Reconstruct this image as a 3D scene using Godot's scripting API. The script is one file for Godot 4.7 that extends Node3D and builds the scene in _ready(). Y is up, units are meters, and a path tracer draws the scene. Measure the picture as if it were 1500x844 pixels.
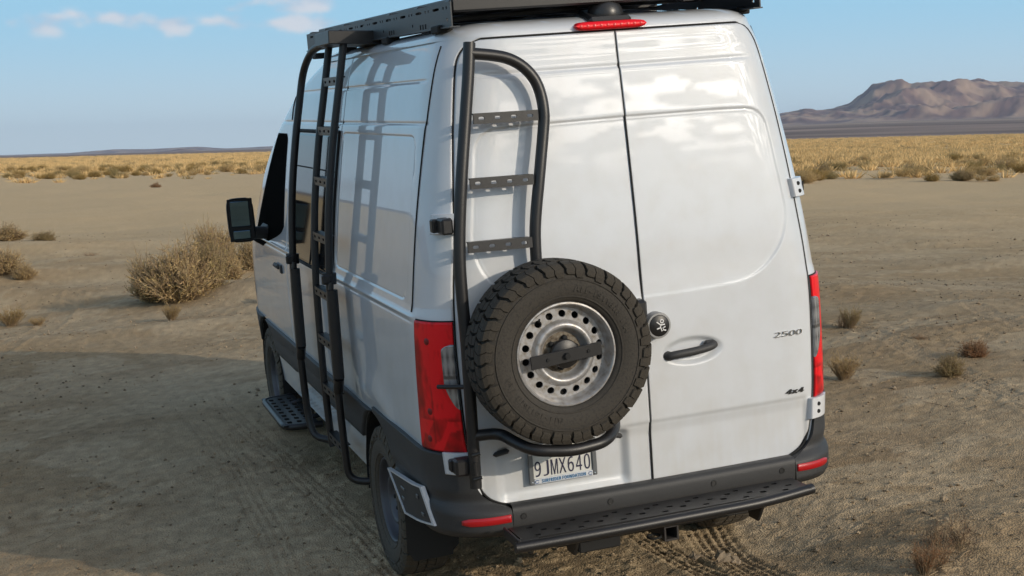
extends Node3D

# ---------------------------------------------------------------- mesh builder
class MB:
	var v := PackedVector3Array()
	var n := PackedVector3Array()
	var c := PackedColorArray()
	var uv := PackedVector2Array()
	var idx := PackedInt32Array()
	var col := Color(1, 1, 1)
	var xf := Transform3D()
	var checked := 0     # indices below this have been oriented already

	func vert(p: Vector3, nn: Vector3, t := Vector2.ZERO) -> int:
		v.append(xf * p)
		n.append((xf.basis * nn).normalized())
		c.append(col)
		uv.append(t)
		return v.size() - 1

	func face(a: Vector3, b: Vector3, cc: Vector3, d: Vector3, nn: Vector3) -> void:
		var i := vert(a, nn, Vector2(0, 0))
		vert(b, nn, Vector2(1, 0))
		vert(cc, nn, Vector2(1, 1))
		vert(d, nn, Vector2(0, 1))
		idx.append_array([i, i + 1, i + 2, i, i + 2, i + 3])

	# a face whose normal is worked out, turned away from the point inside
	func face_from(a: Vector3, b: Vector3, cc: Vector3, d: Vector3, inside: Vector3) -> void:
		var nn := (cc - a).cross(d - b)
		if nn.dot((a + b + cc + d) * 0.25 - inside) < 0.0:
			nn = -nn
		face(a, b, cc, d, nn.normalized())

	func tri(a: Vector3, b: Vector3, cc: Vector3, nn: Vector3) -> void:
		var i := vert(a, nn)
		vert(b, nn)
		vert(cc, nn)
		idx.append_array([i, i + 1, i + 2])

	# eight corners, bottom ring then top ring
	func hexa(q: Array) -> void:
		var m := Vector3.ZERO
		for p in q:
			m += p
		m /= 8.0
		face_from(q[0], q[1], q[2], q[3], m)
		face_from(q[4], q[5], q[6], q[7], m)
		for k in 4:
			var l := (k + 1) % 4
			face_from(q[k], q[l], q[l + 4], q[k + 4], m)

	# box with chamfered edges
	func box(at: Vector3, size: Vector3, bev := 0.004, turn := Basis()) -> void:
		var h := size * 0.5
		bev = minf(bev, minf(h.x, minf(h.y, h.z)) * 0.8)
		var old := xf
		xf = xf * Transform3D(turn, at)
		if bev <= 0.0:
			hexa([Vector3(-h.x, -h.y, -h.z), Vector3(h.x, -h.y, -h.z), Vector3(h.x, -h.y, h.z), Vector3(-h.x, -h.y, h.z), Vector3(-h.x, h.y, -h.z), Vector3(h.x, h.y, -h.z), Vector3(h.x, h.y, h.z), Vector3(-h.x, h.y, h.z)])
			xf = old
			return
		for ax in 3:
			var b1 := (ax + 1) % 3
			var b2 := (ax + 2) % 3
			for s in [-1.0, 1.0]:
				var q: Array[Vector3] = []
				for k in [[-1, -1], [1, -1], [1, 1], [-1, 1]]:
					var p := Vector3()
					p[ax] = s * h[ax]
					p[b1] = k[0] * (h[b1] - bev)
					p[b2] = k[1] * (h[b2] - bev)
					q.append(p)
				var nn := Vector3()
				nn[ax] = s
				face(q[0], q[1], q[2], q[3], nn)
				# edges between axis ax (sign s) and axis b1 (sign t)
				for t in [-1.0, 1.0]:
					var e: Array[Vector3] = []
					for k in [[0, -1], [0, 1], [1, 1], [1, -1]]:
						var p := Vector3()
						p[ax] = s * (h[ax] - (bev if k[0] == 1 else 0.0))
						p[b1] = t * (h[b1] - (0.0 if k[0] == 1 else bev))
						p[b2] = k[1] * (h[b2] - bev)
						e.append(p)
					var en := Vector3()
					en[ax] = s
					en[b1] = t
					face(e[0], e[1], e[2], e[3], en.normalized())
		for sx in [-1.0, 1.0]:
			for sy in [-1.0, 1.0]:
				for sz in [-1.0, 1.0]:
					tri(Vector3(sx * h.x, sy * (h.y - bev), sz * (h.z - bev)), Vector3(sx * (h.x - bev), sy * h.y, sz * (h.z - bev)), Vector3(sx * (h.x - bev), sy * (h.y - bev), sz * h.z), Vector3(sx, sy, sz).normalized())
		xf = old

	# tube along a path
	func tube(pts: Array, r: float, seg := 14, r2 := -1.0) -> void:
		var m := pts.size()
		var up := Vector3.UP
		var first := v.size()
		var side := Vector3.ZERO
		for k in m:
			var a: Vector3 = pts[maxi(k - 1, 0)]
			var b: Vector3 = pts[mini(k + 1, m - 1)]
			var t := (b - a).normalized()
			if k == 0:
				if absf(t.dot(up)) > 0.9:
					up = Vector3.RIGHT
				side = t.cross(up).normalized()
			else:
				side = (side - t * side.dot(t)).normalized()
			var other := t.cross(side)
			var rr := r if r2 < 0.0 else lerpf(r, r2, float(k) / maxf(m - 1, 1))
			for s in seg + 1:
				var w := TAU * s / seg
				var d := side * cos(w) + other * sin(w)
				vert(pts[k] + d * rr, d, Vector2(float(s) / seg, float(k)))
		for k in m - 1:
			for s in seg:
				var i := first + k * (seg + 1) + s
				idx.append_array([i, i + 1, i + seg + 2, i, i + seg + 2, i + seg + 1])
		for e in [0, m - 1]:
			var t2: Vector3 = (pts[0] - pts[1]).normalized() if e == 0 else (pts[m - 1] - pts[m - 2]).normalized()
			var cen := vert(pts[e], t2)
			var ring := v.size()
			for s in seg + 1:
				var p: Vector3 = v[first + e * (seg + 1) + s]
				v.append(p)
				n.append((xf.basis * t2).normalized())
				c.append(col)
				uv.append(Vector2.ZERO)
			for s in seg:
				idx.append_array([cen, ring + s, ring + s + 1])

	# profile of (radius, height along axis) turned round the local y axis
	func lathe(prof: Array, seg := 48, crease := 0.7, a0 := 0.0, a1 := TAU) -> void:
		var segn: Array[Vector2] = []
		for k in prof.size() - 1:
			var d: Vector2 = prof[k + 1] - prof[k]
			segn.append(Vector2(d.y, -d.x).normalized())
		for k in prof.size() - 1:
			var na: Vector2 = segn[k]
			var nb: Vector2 = segn[k]
			if k > 0 and segn[k - 1].dot(segn[k]) > crease:
				na = (segn[k - 1] + segn[k]).normalized()
			if k < segn.size() - 1 and segn[k + 1].dot(segn[k]) > crease:
				nb = (segn[k + 1] + segn[k]).normalized()
			var first := v.size()
			for s in seg + 1:
				var w := lerpf(a0, a1, float(s) / seg)
				var cs := cos(w)
				var sn := sin(w)
				var pa: Vector2 = prof[k]
				var pb: Vector2 = prof[k + 1]
				vert(Vector3(pa.x * cs, pa.y, pa.x * sn), Vector3(na.x * cs, na.y, na.x * sn), Vector2(float(s) / seg, 0))
				vert(Vector3(pb.x * cs, pb.y, pb.x * sn), Vector3(nb.x * cs, nb.y, nb.x * sn), Vector2(float(s) / seg, 1))
			for s in seg:
				var i := first + s * 2
				idx.append_array([i, i + 1, i + 3, i, i + 3, i + 2])

	# points in rows of nu; normals by differences, turned towards out
	func grid(p: PackedVector3Array, nu: int, nv: int, out: Vector3, cols := PackedColorArray(), uvs := PackedVector2Array()) -> void:
		orient()
		var first := v.size()
		var sgn := 1.0
		var mid := (nv / 2) * nu + nu / 2
		var tn := (p[mid + 1] - p[mid - 1]).cross(p[mid + nu] - p[mid - nu])
		if tn.dot(out) < 0.0:
			sgn = -1.0
		for j in nv:
			for i in nu:
				var k := j * nu + i
				var du := p[k + (1 if i < nu - 1 else 0)] - p[k - (1 if i > 0 else 0)]
				var dv := p[k + (nu if j < nv - 1 else 0)] - p[k - (nu if j > 0 else 0)]
				var nn := du.cross(dv) * sgn
				if nn.length_squared() < 1e-20:
					nn = out
				v.append(xf * p[k])
				n.append((xf.basis * nn).normalized())
				c.append(cols[k] if cols.size() else col)
				uv.append(uvs[k] if uvs.size() else Vector2(float(i) / (nu - 1), float(j) / (nv - 1)))
		for j in nv - 1:
			for i in nu - 1:
				var a := first + j * nu + i
				if sgn > 0.0:
					idx.append_array([a, a + nu + 1, a + 1, a, a + nu, a + nu + 1])
				else:
					idx.append_array([a, a + 1, a + nu + 1, a, a + nu + 1, a + nu])
		checked = idx.size()

	# a flat plate in local xy, thickness d along z (centre 0), with rounded slots; cells from xs and ys, holes keyed "i,j"
	func plate(xs: Array, ys: Array, holes: Dictionary, d: float) -> void:
		var h := d * 0.5
		for j in ys.size() - 1:
			for i in xs.size() - 1:
				var x0: float = xs[i]
				var x1: float = xs[i + 1]
				var y0: float = ys[j]
				var y1: float = ys[j + 1]
				if not holes.has("%d,%d" % [i, j]):
					for s in [-1.0, 1.0]:
						face(Vector3(x0, y0, s * h), Vector3(x1, y0, s * h), Vector3(x1, y1, s * h), Vector3(x0, y1, s * h), Vector3(0, 0, s))
					if i == 0:
						face(Vector3(x0, y0, -h), Vector3(x0, y1, -h), Vector3(x0, y1, h), Vector3(x0, y0, h), Vector3(-1, 0, 0))
					if i == xs.size() - 2:
						face(Vector3(x1, y0, -h), Vector3(x1, y1, -h), Vector3(x1, y1, h), Vector3(x1, y0, h), Vector3(1, 0, 0))
					if j == 0:
						face(Vector3(x0, y0, -h), Vector3(x1, y0, -h), Vector3(x1, y0, h), Vector3(x0, y0, h), Vector3(0, -1, 0))
					if j == ys.size() - 2:
						face(Vector3(x0, y1, -h), Vector3(x1, y1, -h), Vector3(x1, y1, h), Vector3(x0, y1, h), Vector3(0, 1, 0))
				else:
					# stadium-shaped hole in the cell
					var cx := (x0 + x1) * 0.5
					var cy := (y0 + y1) * 0.5
					var hx := (x1 - x0) * 0.5
					var hy := (y1 - y0) * 0.5
					var m := 16
					var pi_: Array[Vector2] = []
					var po: Array[Vector2] = []
					for k in m:
						var w := TAU * (k + 0.5) / m
						var e := Vector2(signf(cos(w)) * pow(absf(cos(w)), 0.6) * hx * 0.86, signf(sin(w)) * pow(absf(sin(w)), 0.6) * hy * 0.78)
						pi_.append(Vector2(cx, cy) + e)
						var o := Vector2(cos(w), sin(w))
						var f := 1.0 / maxf(absf(o.x), absf(o.y))
						po.append(Vector2(cx + o.x * f * hx, cy + o.y * f * hy))
					for k in m:
						var l := (k + 1) % m
						for s in [-1.0, 1.0]:
							var mid_o := (po[k] + po[l]) * 0.5
							face(Vector3(pi_[k].x, pi_[k].y, s * h), Vector3(po[k].x, po[k].y, s * h), Vector3(po[l].x, po[l].y, s * h), Vector3(pi_[l].x, pi_[l].y, s * h), Vector3(0, 0, s))
							# corner triangle of the cell
							if absf(po[k].x - po[l].x) > 1e-5 and absf(po[k].y - po[l].y) > 1e-5:
								var cor := Vector2(x0 if mid_o.x < cx else x1, y0 if mid_o.y < cy else y1)
								tri(Vector3(po[k].x, po[k].y, s * h), Vector3(cor.x, cor.y, s * h), Vector3(po[l].x, po[l].y, s * h), Vector3(0, 0, s))
						var inw := Vector2(cx, cy) - pi_[k]
						face(Vector3(pi_[k].x, pi_[k].y, -h), Vector3(pi_[l].x, pi_[l].y, -h), Vector3(pi_[l].x, pi_[l].y, h), Vector3(pi_[k].x, pi_[k].y, h), Vector3(inw.x, inw.y, 0).normalized())

	func add_mesh(m: Mesh, t: Transform3D) -> void:
		for s in m.get_surface_count():
			var a := m.surface_get_arrays(s)
			var first := v.size()
			var vs: PackedVector3Array = a[Mesh.ARRAY_VERTEX]
			var ns: PackedVector3Array = a[Mesh.ARRAY_NORMAL]
			for k in vs.size():
				vert(t * vs[k], t.basis * ns[k])
			var ix: PackedInt32Array = a[Mesh.ARRAY_INDEX]
			for k in ix:
				idx.append(first + k)

	func orient() -> void:
		var k := checked
		while k < idx.size():
			var a := idx[k]
			var b := idx[k + 1]
			var d := idx[k + 2]
			if (v[b] - v[a]).cross(v[d] - v[a]).dot(n[a] + n[b] + n[d]) > 0.0:
				idx[k + 1] = d
				idx[k + 2] = b
			k += 3
		checked = idx.size()

	func mesh() -> ArrayMesh:
		orient()
		var a := []
		a.resize(Mesh.ARRAY_MAX)
		a[Mesh.ARRAY_VERTEX] = v
		a[Mesh.ARRAY_NORMAL] = n
		a[Mesh.ARRAY_COLOR] = c
		a[Mesh.ARRAY_TEX_UV] = uv
		a[Mesh.ARRAY_INDEX] = idx
		var m := ArrayMesh.new()
		m.add_surface_from_arrays(Mesh.PRIMITIVE_TRIANGLES, a)
		return m

# ---------------------------------------------------------------- helpers
func put(called: String, m, mat: Material, parent: Node) -> MeshInstance3D:
	var o := MeshInstance3D.new()
	o.name = called
	o.mesh = m.mesh() if m is MB else m
	o.material_override = mat
	parent.add_child(o, true)
	return o

func thing(called: String, label: String, category: String, group := "") -> Node3D:
	var o := Node3D.new()
	o.name = called
	add_child(o, true)
	tag(o, label, category, group)
	return o

func tag(o: Node, label: String, category: String, group := "") -> void:
	o.set_meta("label", label)
	o.set_meta("category", category)
	if group:
		o.set_meta("group", group)

func part(called: String, parent: Node) -> Node3D:
	var o := Node3D.new()
	o.name = called
	parent.add_child(o, true)
	return o

func lin(r: float, g: float, b: float) -> Color:
	return Color(r, g, b).linear_to_srgb()

func mat(r: float, g: float, b: float, rough: float, metal := 0.0, coat := 0.0, coat_rough := 0.05) -> StandardMaterial3D:
	var m := StandardMaterial3D.new()
	m.albedo_color = lin(r, g, b)
	m.roughness = rough
	m.metallic = metal
	if coat > 0.0:
		m.clearcoat_enabled = true
		m.clearcoat = coat
		m.clearcoat_roughness = coat_rough
	return m

func noise(seed_: int, freq: float, oct := 4, kind := FastNoiseLite.TYPE_SIMPLEX_SMOOTH) -> FastNoiseLite:
	var f := FastNoiseLite.new()
	f.seed = seed_
	f.frequency = freq
	f.noise_type = kind
	f.fractal_type = FastNoiseLite.FRACTAL_FBM
	f.fractal_octaves = oct
	return f

func noise_tex(f: FastNoiseLite, size: int, ramp: Array, as_normal := false, bump := 4.0) -> NoiseTexture2D:
	var t := NoiseTexture2D.new()
	t.noise = f
	t.width = size
	t.height = size
	t.seamless = true
	t.as_normal_map = as_normal
	t.bump_strength = bump
	if ramp.size():
		var g := Gradient.new()
		g.offsets = PackedFloat32Array(range(ramp.size()).map(func(k): return float(k) / (ramp.size() - 1)))
		g.colors = PackedColorArray(ramp)
		t.color_ramp = g
	return t

func relief(m: StandardMaterial3D, t: Texture2D, cm: float, scale: float, world := false) -> void:
	m.uv1_triplanar = true
	m.uv1_world_triplanar = world
	m.uv1_scale = Vector3.ONE * scale
	m.heightmap_enabled = true
	m.heightmap_texture = t
	m.heightmap_scale = cm

func fillet(pts: Array, r: float, steps := 8) -> Array:
	var out: Array = [pts[0]]
	for k in range(1, pts.size() - 1):
		var p: Vector3 = pts[k]
		var a: Vector3 = pts[k - 1] - p
		var b: Vector3 = pts[k + 1] - p
		var d := minf(r, minf(a.length(), b.length()) * 0.49)
		var s := p + a.normalized() * d
		var e := p + b.normalized() * d
		for i in steps + 1:
			var t := float(i) / steps
			out.append(s.lerp(p, t).lerp(p.lerp(e, t), t))
	out.append(pts[-1])
	return out

func curve(pts: Array, steps := 6) -> Array:
	var out: Array = []
	for k in pts.size() - 1:
		var a: Vector3 = pts[maxi(k - 1, 0)]
		var b: Vector3 = pts[k]
		var c: Vector3 = pts[k + 1]
		var d: Vector3 = pts[mini(k + 2, pts.size() - 1)]
		for i in steps:
			out.append(b.cubic_interpolate(c, a, d, float(i) / steps))
	out.append(pts[-1])
	return out

# smooth table lookup
func table(keys: Array, lo: float, hi: float, step: float) -> PackedFloat32Array:
	var out := PackedFloat32Array()
	var k := 0
	var y := lo
	while y <= hi + step * 0.5:
		while k < keys.size() - 2 and y > keys[k + 1][0]:
			k += 1
		var a: Array = keys[maxi(k - 1, 0)]
		var b: Array = keys[k]
		var c: Array = keys[k + 1]
		var d: Array = keys[mini(k + 2, keys.size() - 1)]
		var h: float = c[0] - b[0]
		var t := clampf((y - b[0]) / h, 0.0, 1.0)
		var mb: float = (c[1] - a[1]) / maxf(c[0] - a[0], 1e-4) * h
		var mc: float = (d[1] - b[1]) / maxf(d[0] - b[0], 1e-4) * h
		var t2 := t * t
		var t3 := t2 * t
		out.append((2 * t3 - 3 * t2 + 1) * b[1] + (t3 - 2 * t2 + t) * mb + (-2 * t3 + 3 * t2) * c[1] + (t3 - t2) * mc)
		y += step
	return out

func look(t: PackedFloat32Array, y: float) -> float:
	var f := clampf(y / 0.005, 0.0, t.size() - 1.001)
	var i := int(f)
	return lerpf(t[i], t[i + 1], f - i)

func breaks(a: float, b: float, step: float, fine: Array) -> PackedFloat32Array:
	var l: Array = []
	var cnt := maxi(1, int(ceil(absf(b - a) / step)))
	for k in cnt + 1:
		l.append(lerpf(a, b, float(k) / cnt))
	var lo := minf(a, b)
	var hi := maxf(a, b)
	for f in fine:
		for d in [-0.016, -0.010, -0.006, -0.003, 0.0, 0.003, 0.006, 0.010, 0.016]:
			if f + d > lo + 0.001 and f + d < hi - 0.001:
				l.append(f + d)
	l.sort()
	if a > b:
		l.reverse()
	var out := PackedFloat32Array()
	for x in l:
		if out.is_empty() or absf(x - out[-1]) > 0.0012:
			out.append(x)
	out[-1] = b
	return out

func groove(d: float, w: float) -> float:
	var q := d / w
	return exp(-q * q) if absf(q) < 3.0 else 0.0

# ---------------------------------------------------------------- van body surface (van frame: x right, y up, z towards the rear)
var TW: PackedFloat32Array   # half width by height
var TZ: PackedFloat32Array   # rear face
var TF: PackedFloat32Array   # front end
var TG: PackedFloat32Array   # half width of the rear door opening
const CA := 0.30
const CB := 0.35
const CN := 2.6

func shape_tables() -> void:
	TW = table([[0.0, 0.95], [0.45, 0.975], [0.66, 0.99], [0.9, 1.008], [1.1, 1.012], [1.3, 1.012], [1.47, 1.006], [1.53, 0.993], [1.7, 0.972], [1.9, 0.945], [2.1, 0.912], [2.3, 0.876], [2.5, 0.836], [2.6, 0.811], [2.685, 0.778], [2.9, 0.66]], 0.0, 2.9, 0.005)
	TZ = table([[0.0, 0.0], [0.6, 0.002], [0.95, 0.004], [1.2, 0.003], [1.5, 0.0], [1.7, -0.008], [1.9, -0.025], [2.2, -0.058], [2.5, -0.098], [2.65, -0.122], [2.7, -0.132], [2.9, -0.19]], 0.0, 2.9, 0.005)
	TF = table([[0.0, -5.9], [0.5, -5.97], [1.0, -5.97], [1.3, -5.93], [1.5, -5.80], [1.75, -5.58], [2.0, -5.30], [2.25, -4.88], [2.4, -4.55], [2.55, -4.12], [2.67, -3.62], [2.75, -3.4], [2.9, -3.0]], 0.0, 2.9, 0.005)
	TG = table([[0.0, 0.60], [0.60, 0.62], [0.625, 0.69], [0.635, 0.72], [0.66, 0.775], [0.70, 0.812], [0.77, 0.838], [0.9, 0.858], [1.0, 0.866], [1.2, 0.873], [1.4, 0.874], [1.6, 0.862], [1.8, 0.838], [2.0, 0.818], [2.25, 0.788], [2.45, 0.757], [2.55, 0.738], [2.60, 0.722], [2.64, 0.695], [2.66, 0.668], [2.672, 0.635], [2.676, 0.61], [2.9, 0.5]], 0.0, 2.9, 0.005)

func rear_z(x: float, y: float) -> float:
	var w := look(TW, y)
	var ax := absf(x)
	var bow := 0.018 * x * x
	var t := clampf((ax - (w - CA)) / CA, 0.0, 1.0)
	var dz := 0.0
	if t > 0.0:
		dz = CB * (1.0 - pow(1.0 - pow(t, CN), 1.0 / CN))
	return look(TZ, y) - bow - dz

func side_x(z: float, y: float) -> float:
	var w := look(TW, y)
	var zr := look(TZ, y)
	var zc := zr - CB
	if z > zc:
		var t := clampf((z - zc) / CB, 0.0, 1.0)
		return w - CA + CA * pow(1.0 - pow(t, CN), 1.0 / CN)
	var bf := 0.9
	var zf := look(TF, y) + bf
	if z < zf:
		var t := clampf((zf - z) / bf, 0.0, 1.0)
		var af := 0.62
		return w - af + af * pow(1.0 - pow(t, 2.4), 1.0 / 2.4)
	return w

# point on the rear corner by angle: 0 is rear, 1 is side
func corner(k: float, y: float, off := 0.0) -> Vector3:
	var w := look(TW, y)
	var zr := look(TZ, y)
	var a := k * PI * 0.5
	var sx := pow(maxf(sin(a), 0.0), 2.0 / CN)
	var sz := pow(maxf(cos(a), 0.0), 2.0 / CN)
	var x := w - CA + CA * sx
	var z := zr - CB + CB * sz - 0.018 * x * x * sz
	var nn := Vector3(pow(sx, CN - 1.0) / CA, 0, pow(sz, CN - 1.0) / CB).normalized()
	return Vector3(x, y, z) + nn * off

# corner angle at which x is reached
func corner_of_x(x: float, y: float) -> float:
	var w := look(TW, y)
	var t := clampf((x - (w - CA)) / CA, 0.0, 1.0)
	return asin(clampf(pow(t, CN * 0.5), 0.0, 1.0)) / (PI * 0.5)

const WHEEL_R := 0.388
const REAR_AXLE := -1.205
const FRONT_AXLE := -4.87
const ARCH := 0.455

func arch_bottom(z: float, sill: float) -> float:
	var b := 0.56 if z > REAR_AXLE + ARCH else sill
	for a in [REAR_AXLE, FRONT_AXLE]:
		var d: float = z - a
		if absf(d) < ARCH:
			b = maxf(b, 0.40 + sqrt(ARCH * ARCH - d * d))
	return b

# pressed lines of the body side, as a depth into the body
func side_press(z: float, y: float) -> float:
	var d := 0.0
	if z < -0.27:
		var fade := smoothstep(-0.30, -0.42, z)
		d += 0.004 * fade * smoothstep(2.508, 2.522, y) + 0.006 * fade * groove(y - 2.513, 0.008)
	if z < -0.2:
		d += 0.005 * groove(y - 2.326, 0.007) * smoothstep(-0.24, -0.30, z) + 0.004 * smoothstep(2.318, 2.334, y)
	# upright seams
	d += 0.006 * groove(z + 2.02, 0.0045) * smoothstep(0.9, 0.95, y)
	d += 0.010 * groove(z + 3.60, 0.006) * smoothstep(0.5, 0.6, y) * smoothstep(2.36, 2.33, y)
	# recessed quarter panel behind the window
	if z > -2.1 and z < -0.3 and y > 1.5 and y < 2.3:
		var q := Vector2(absf(z + 1.20) - 0.80 + 0.08, absf(y - 1.905) - 0.365 + 0.08)
		var sd := Vector2(maxf(q.x, 0), maxf(q.y, 0)).length() + minf(maxf(q.x, q.y), 0.0) - 0.08
		d += 0.003 * smoothstep(0.004, -0.010, sd) + 0.0035 * groove(sd, 0.005)
	# shoulder line under the windows
	d -= 0.0045 * groove(y - 1.478, 0.009) * smoothstep(-0.22, -0.34, z)
	d += 0.0025 * groove(y - 1.456, 0.007) * smoothstep(-0.22, -0.34, z)
	# flared rear wheel arch
	var r := Vector2(z - REAR_AXLE, y - 0.40).length()
	d -= 0.012 * groove(r - 0.56, 0.10) * smoothstep(0.80, 0.95, y)
	return d

# pressed lines of the rear doors; x is measured from the middle, positive
var panel_poly := PackedVector2Array()
func poly_dist(p: Vector2) -> float:
	var best := 1e9
	var inside := false
	var m := panel_poly.size()
	var j := m - 1
	for i in m:
		var a := panel_poly[i]
		var b := panel_poly[j]
		var e := b - a
		var w := p - a
		var t := clampf(w.dot(e) / e.length_squared(), 0.0, 1.0)
		best = minf(best, (w - e * t).length_squared())
		if (a.y > p.y) != (b.y > p.y) and p.x < (b.x - a.x) * (p.y - a.y) / (b.y - a.y) + a.x:
			inside = not inside
		j = i
	return sqrt(best) * (-1.0 if inside else 1.0)

func rear_press(x: float, y: float, plate_side: bool) -> float:
	var d := 0.0
	# upper line, fading towards the outside
	var f := smoothstep(0.70, 0.60, x)
	d += f * (0.006 * groove(y - 2.516, 0.010) + 0.005 * smoothstep(2.508, 2.53, y) * smoothstep(2.66, 2.56, y))
	if y > 1.44 and y < 2.34:
		var sd := poly_dist(Vector2(x, y))
		var soft := smoothstep(1.46, 1.62, y)
		d += lerpf(0.002, 0.007, soft) * smoothstep(0.004, -0.016, sd) + lerpf(0.0015, 0.006, soft) * groove(sd, 0.0065)
	# lower third set in below the crease
	var cy := 0.905
	d += (0.006 * smoothstep(cy + 0.004, cy - 0.008, y) + 0.008 * smoothstep(cy, cy - 0.06, y)) * smoothstep(0.83, 0.80, x) * smoothstep(0.0, 0.002, x + 0.001)
	d += 0.0015 * groove(y - cy, 0.006) * smoothstep(0.83, 0.80, x)
	# scoop for the door handle (right door) or the number plate (left door)
	if plate_side:
		var e := smoothstep(0.745, 0.70, x) * smoothstep(0.10, 0.145, x)
		d += 0.026 * e * smoothstep(0.895, 0.872, y) * smoothstep(0.600, 0.68, y)
	else:
		var q := Vector2((x - 0.232) / 0.150, (y - 1.208) / 0.062)
		d += 0.020 * smoothstep(1.08, 0.70, q.length())
	return d

# ---------------------------------------------------------------- materials
var paint: StandardMaterial3D
var plastic: StandardMaterial3D
var powder: StandardMaterial3D
var rubber: StandardMaterial3D
var tread_rubber: StandardMaterial3D
var steel: StandardMaterial3D
var dull_steel: StandardMaterial3D
var dark: StandardMaterial3D
var glass: StandardMaterial3D
var red_lens: StandardMaterial3D
var red_deep: StandardMaterial3D
var clear_lens: StandardMaterial3D
var white_trim: StandardMaterial3D
var chrome: StandardMaterial3D
var mirror_mat: StandardMaterial3D

func make_materials() -> void:
	paint = mat(0.575, 0.60, 0.635, 0.42, 0.0, 1.0, 0.018)
	paint.vertex_color_use_as_albedo = true
	var dustn := noise(31, 0.012, 5)
	paint.albedo_texture = noise_tex(dustn, 512, [Color(0.978, 0.972, 0.962), Color(0.99, 0.988, 0.984), Color(1, 1, 1), Color(1, 1, 1)])
	paint.uv1_triplanar = true
	paint.uv1_scale = Vector3.ONE * 0.9
	plastic = mat(0.036, 0.037, 0.040, 0.58)
	plastic.vertex_color_use_as_albedo = true
	relief(plastic, noise_tex(noise(5, 0.2, 3), 256, []), 0.035, 14.0)
	plastic.albedo_texture = noise_tex(noise(6, 0.02, 5), 512, [Color(0.75, 0.75, 0.75), Color(0.95, 0.94, 0.92), Color(1, 0.99, 0.97)])
	powder = mat(0.016, 0.016, 0.018, 0.40)
	powder.vertex_color_use_as_albedo = true
	powder.albedo_texture = noise_tex(noise(27, 0.03, 5), 512, [Color(0.70, 0.70, 0.70), Color(0.86, 0.85, 0.84), Color(0.90, 0.89, 0.87), Color(1, 0.97, 0.92)])
	relief(powder, noise_tex(noise(8, 0.35, 2), 256, []), 0.02, 12.0)
	rubber = mat(0.040, 0.037, 0.033, 0.82)
	relief(rubber, noise_tex(noise(9, 0.08, 4), 256, []), 0.06, 6.0)
	rubber.albedo_texture = noise_tex(noise(10, 0.02, 5), 512, [Color(0.62, 0.6, 0.58), Color(0.95, 0.92, 0.88), Color(1, 0.96, 0.88)])
	tread_rubber = mat(0.050, 0.045, 0.038, 0.88)
	relief(tread_rubber, noise_tex(noise(12, 0.1, 4), 256, []), 0.10, 8.0)
	tread_rubber.albedo_texture = noise_tex(noise(13, 0.03, 5), 512, [Color(0.55, 0.54, 0.53), Color(0.9, 0.87, 0.82), Color(1, 0.95, 0.85)])
	steel = mat(0.40, 0.40, 0.41, 0.40, 0.5)
	steel.uv1_triplanar = true
	steel.uv1_scale = Vector3.ONE * 3.0
	steel.albedo_texture = noise_tex(noise(15, 0.02, 5), 512, [Color(0.72, 0.67, 0.60), Color(0.92, 0.90, 0.87), Color(1, 1, 1), Color(1, 1, 1)])
	dull_steel = mat(0.24, 0.225, 0.20, 0.7, 0.3)
	dull_steel.uv1_triplanar = true
	dull_steel.uv1_scale = Vector3.ONE * 5.0
	dull_steel.albedo_texture = noise_tex(noise(16, 0.03, 5), 256, [Color(0.4, 0.33, 0.26), Color(0.8, 0.75, 0.68), Color(1, 1, 1)])
	dark = mat(0.010, 0.010, 0.010, 0.85)
	glass = mat(0.006, 0.007, 0.008, 0.06)
	red_lens = mat(0.80, 0.006, 0.014, 0.35, 0.0, 0.30, 0.03)
	red_lens.metallic_specular = 0.35
	red_lens.vertex_color_use_as_albedo = true
	red_deep = mat(0.40, 0.004, 0.008, 0.35, 0.0, 0.3, 0.03)
	clear_lens = mat(0.36, 0.37, 0.385, 0.22, 0.4, 0.8, 0.02)
	clear_lens.vertex_color_use_as_albedo = true
	white_trim = mat(0.60, 0.61, 0.63, 0.4, 0.0, 0.6, 0.1)
	chrome = mat(0.62, 0.63, 0.64, 0.12, 1.0)
	mirror_mat = mat(0.11, 0.19, 0.25, 0.03, 0.9)

# ---------------------------------------------------------------- van pieces
# patch on the body side. rows: y list; each column u in 0..1 between z0(y) and z1(y); off = distance out of the surface
func side_patch(sgn: float, ys: PackedFloat32Array, zf: Callable, nu: int, off: Callable, fold := 0.012) -> MB:
	var m := MB.new()
	var p := PackedVector3Array()
	var nv := ys.size()
	for j in nv + 2:
		var y := ys[clampi(j - 1, 0, nv - 1)]
		var zz: Vector2 = zf.call(y)
		for i in nu + 2:
			var u := clampf(float(i - 1) / (nu - 1), 0.0, 1.0)
			var z := lerpf(zz.x, zz.y, u)
			var o: float = off.call(z, y)
			if i == 0 or i == nu + 1 or j == 0 or j == nv + 1:
				o -= fold
			p.append(Vector3(sgn * (side_x(z, y) + o), y, z))
	m.grid(p, nu + 2, nv + 2, Vector3(sgn, 0, 0))
	return m

func rear_patch(ys: PackedFloat32Array, xf: Callable, nu: int, off: Callable, fold := 0.015) -> MB:
	var m := MB.new()
	var p := PackedVector3Array()
	var nv := ys.size()
	for j in nv + 2:
		var y := ys[clampi(j - 1, 0, nv - 1)]
		var xx: Vector2 = xf.call(y)
		for i in nu + 2:
			var u := clampf(float(i - 1) / (nu - 1), 0.0, 1.0)
			var x := lerpf(xx.x, xx.y, u)
			var o: float = off.call(x, y)
			if i == 0 or i == nu + 1 or j == 0 or j == nv + 1:
				o -= fold
			p.append(Vector3(x, y, rear_z(x, y) + o))
	m.grid(p, nu + 2, nv + 2, Vector3(0, 0, 1))
	return m

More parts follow.
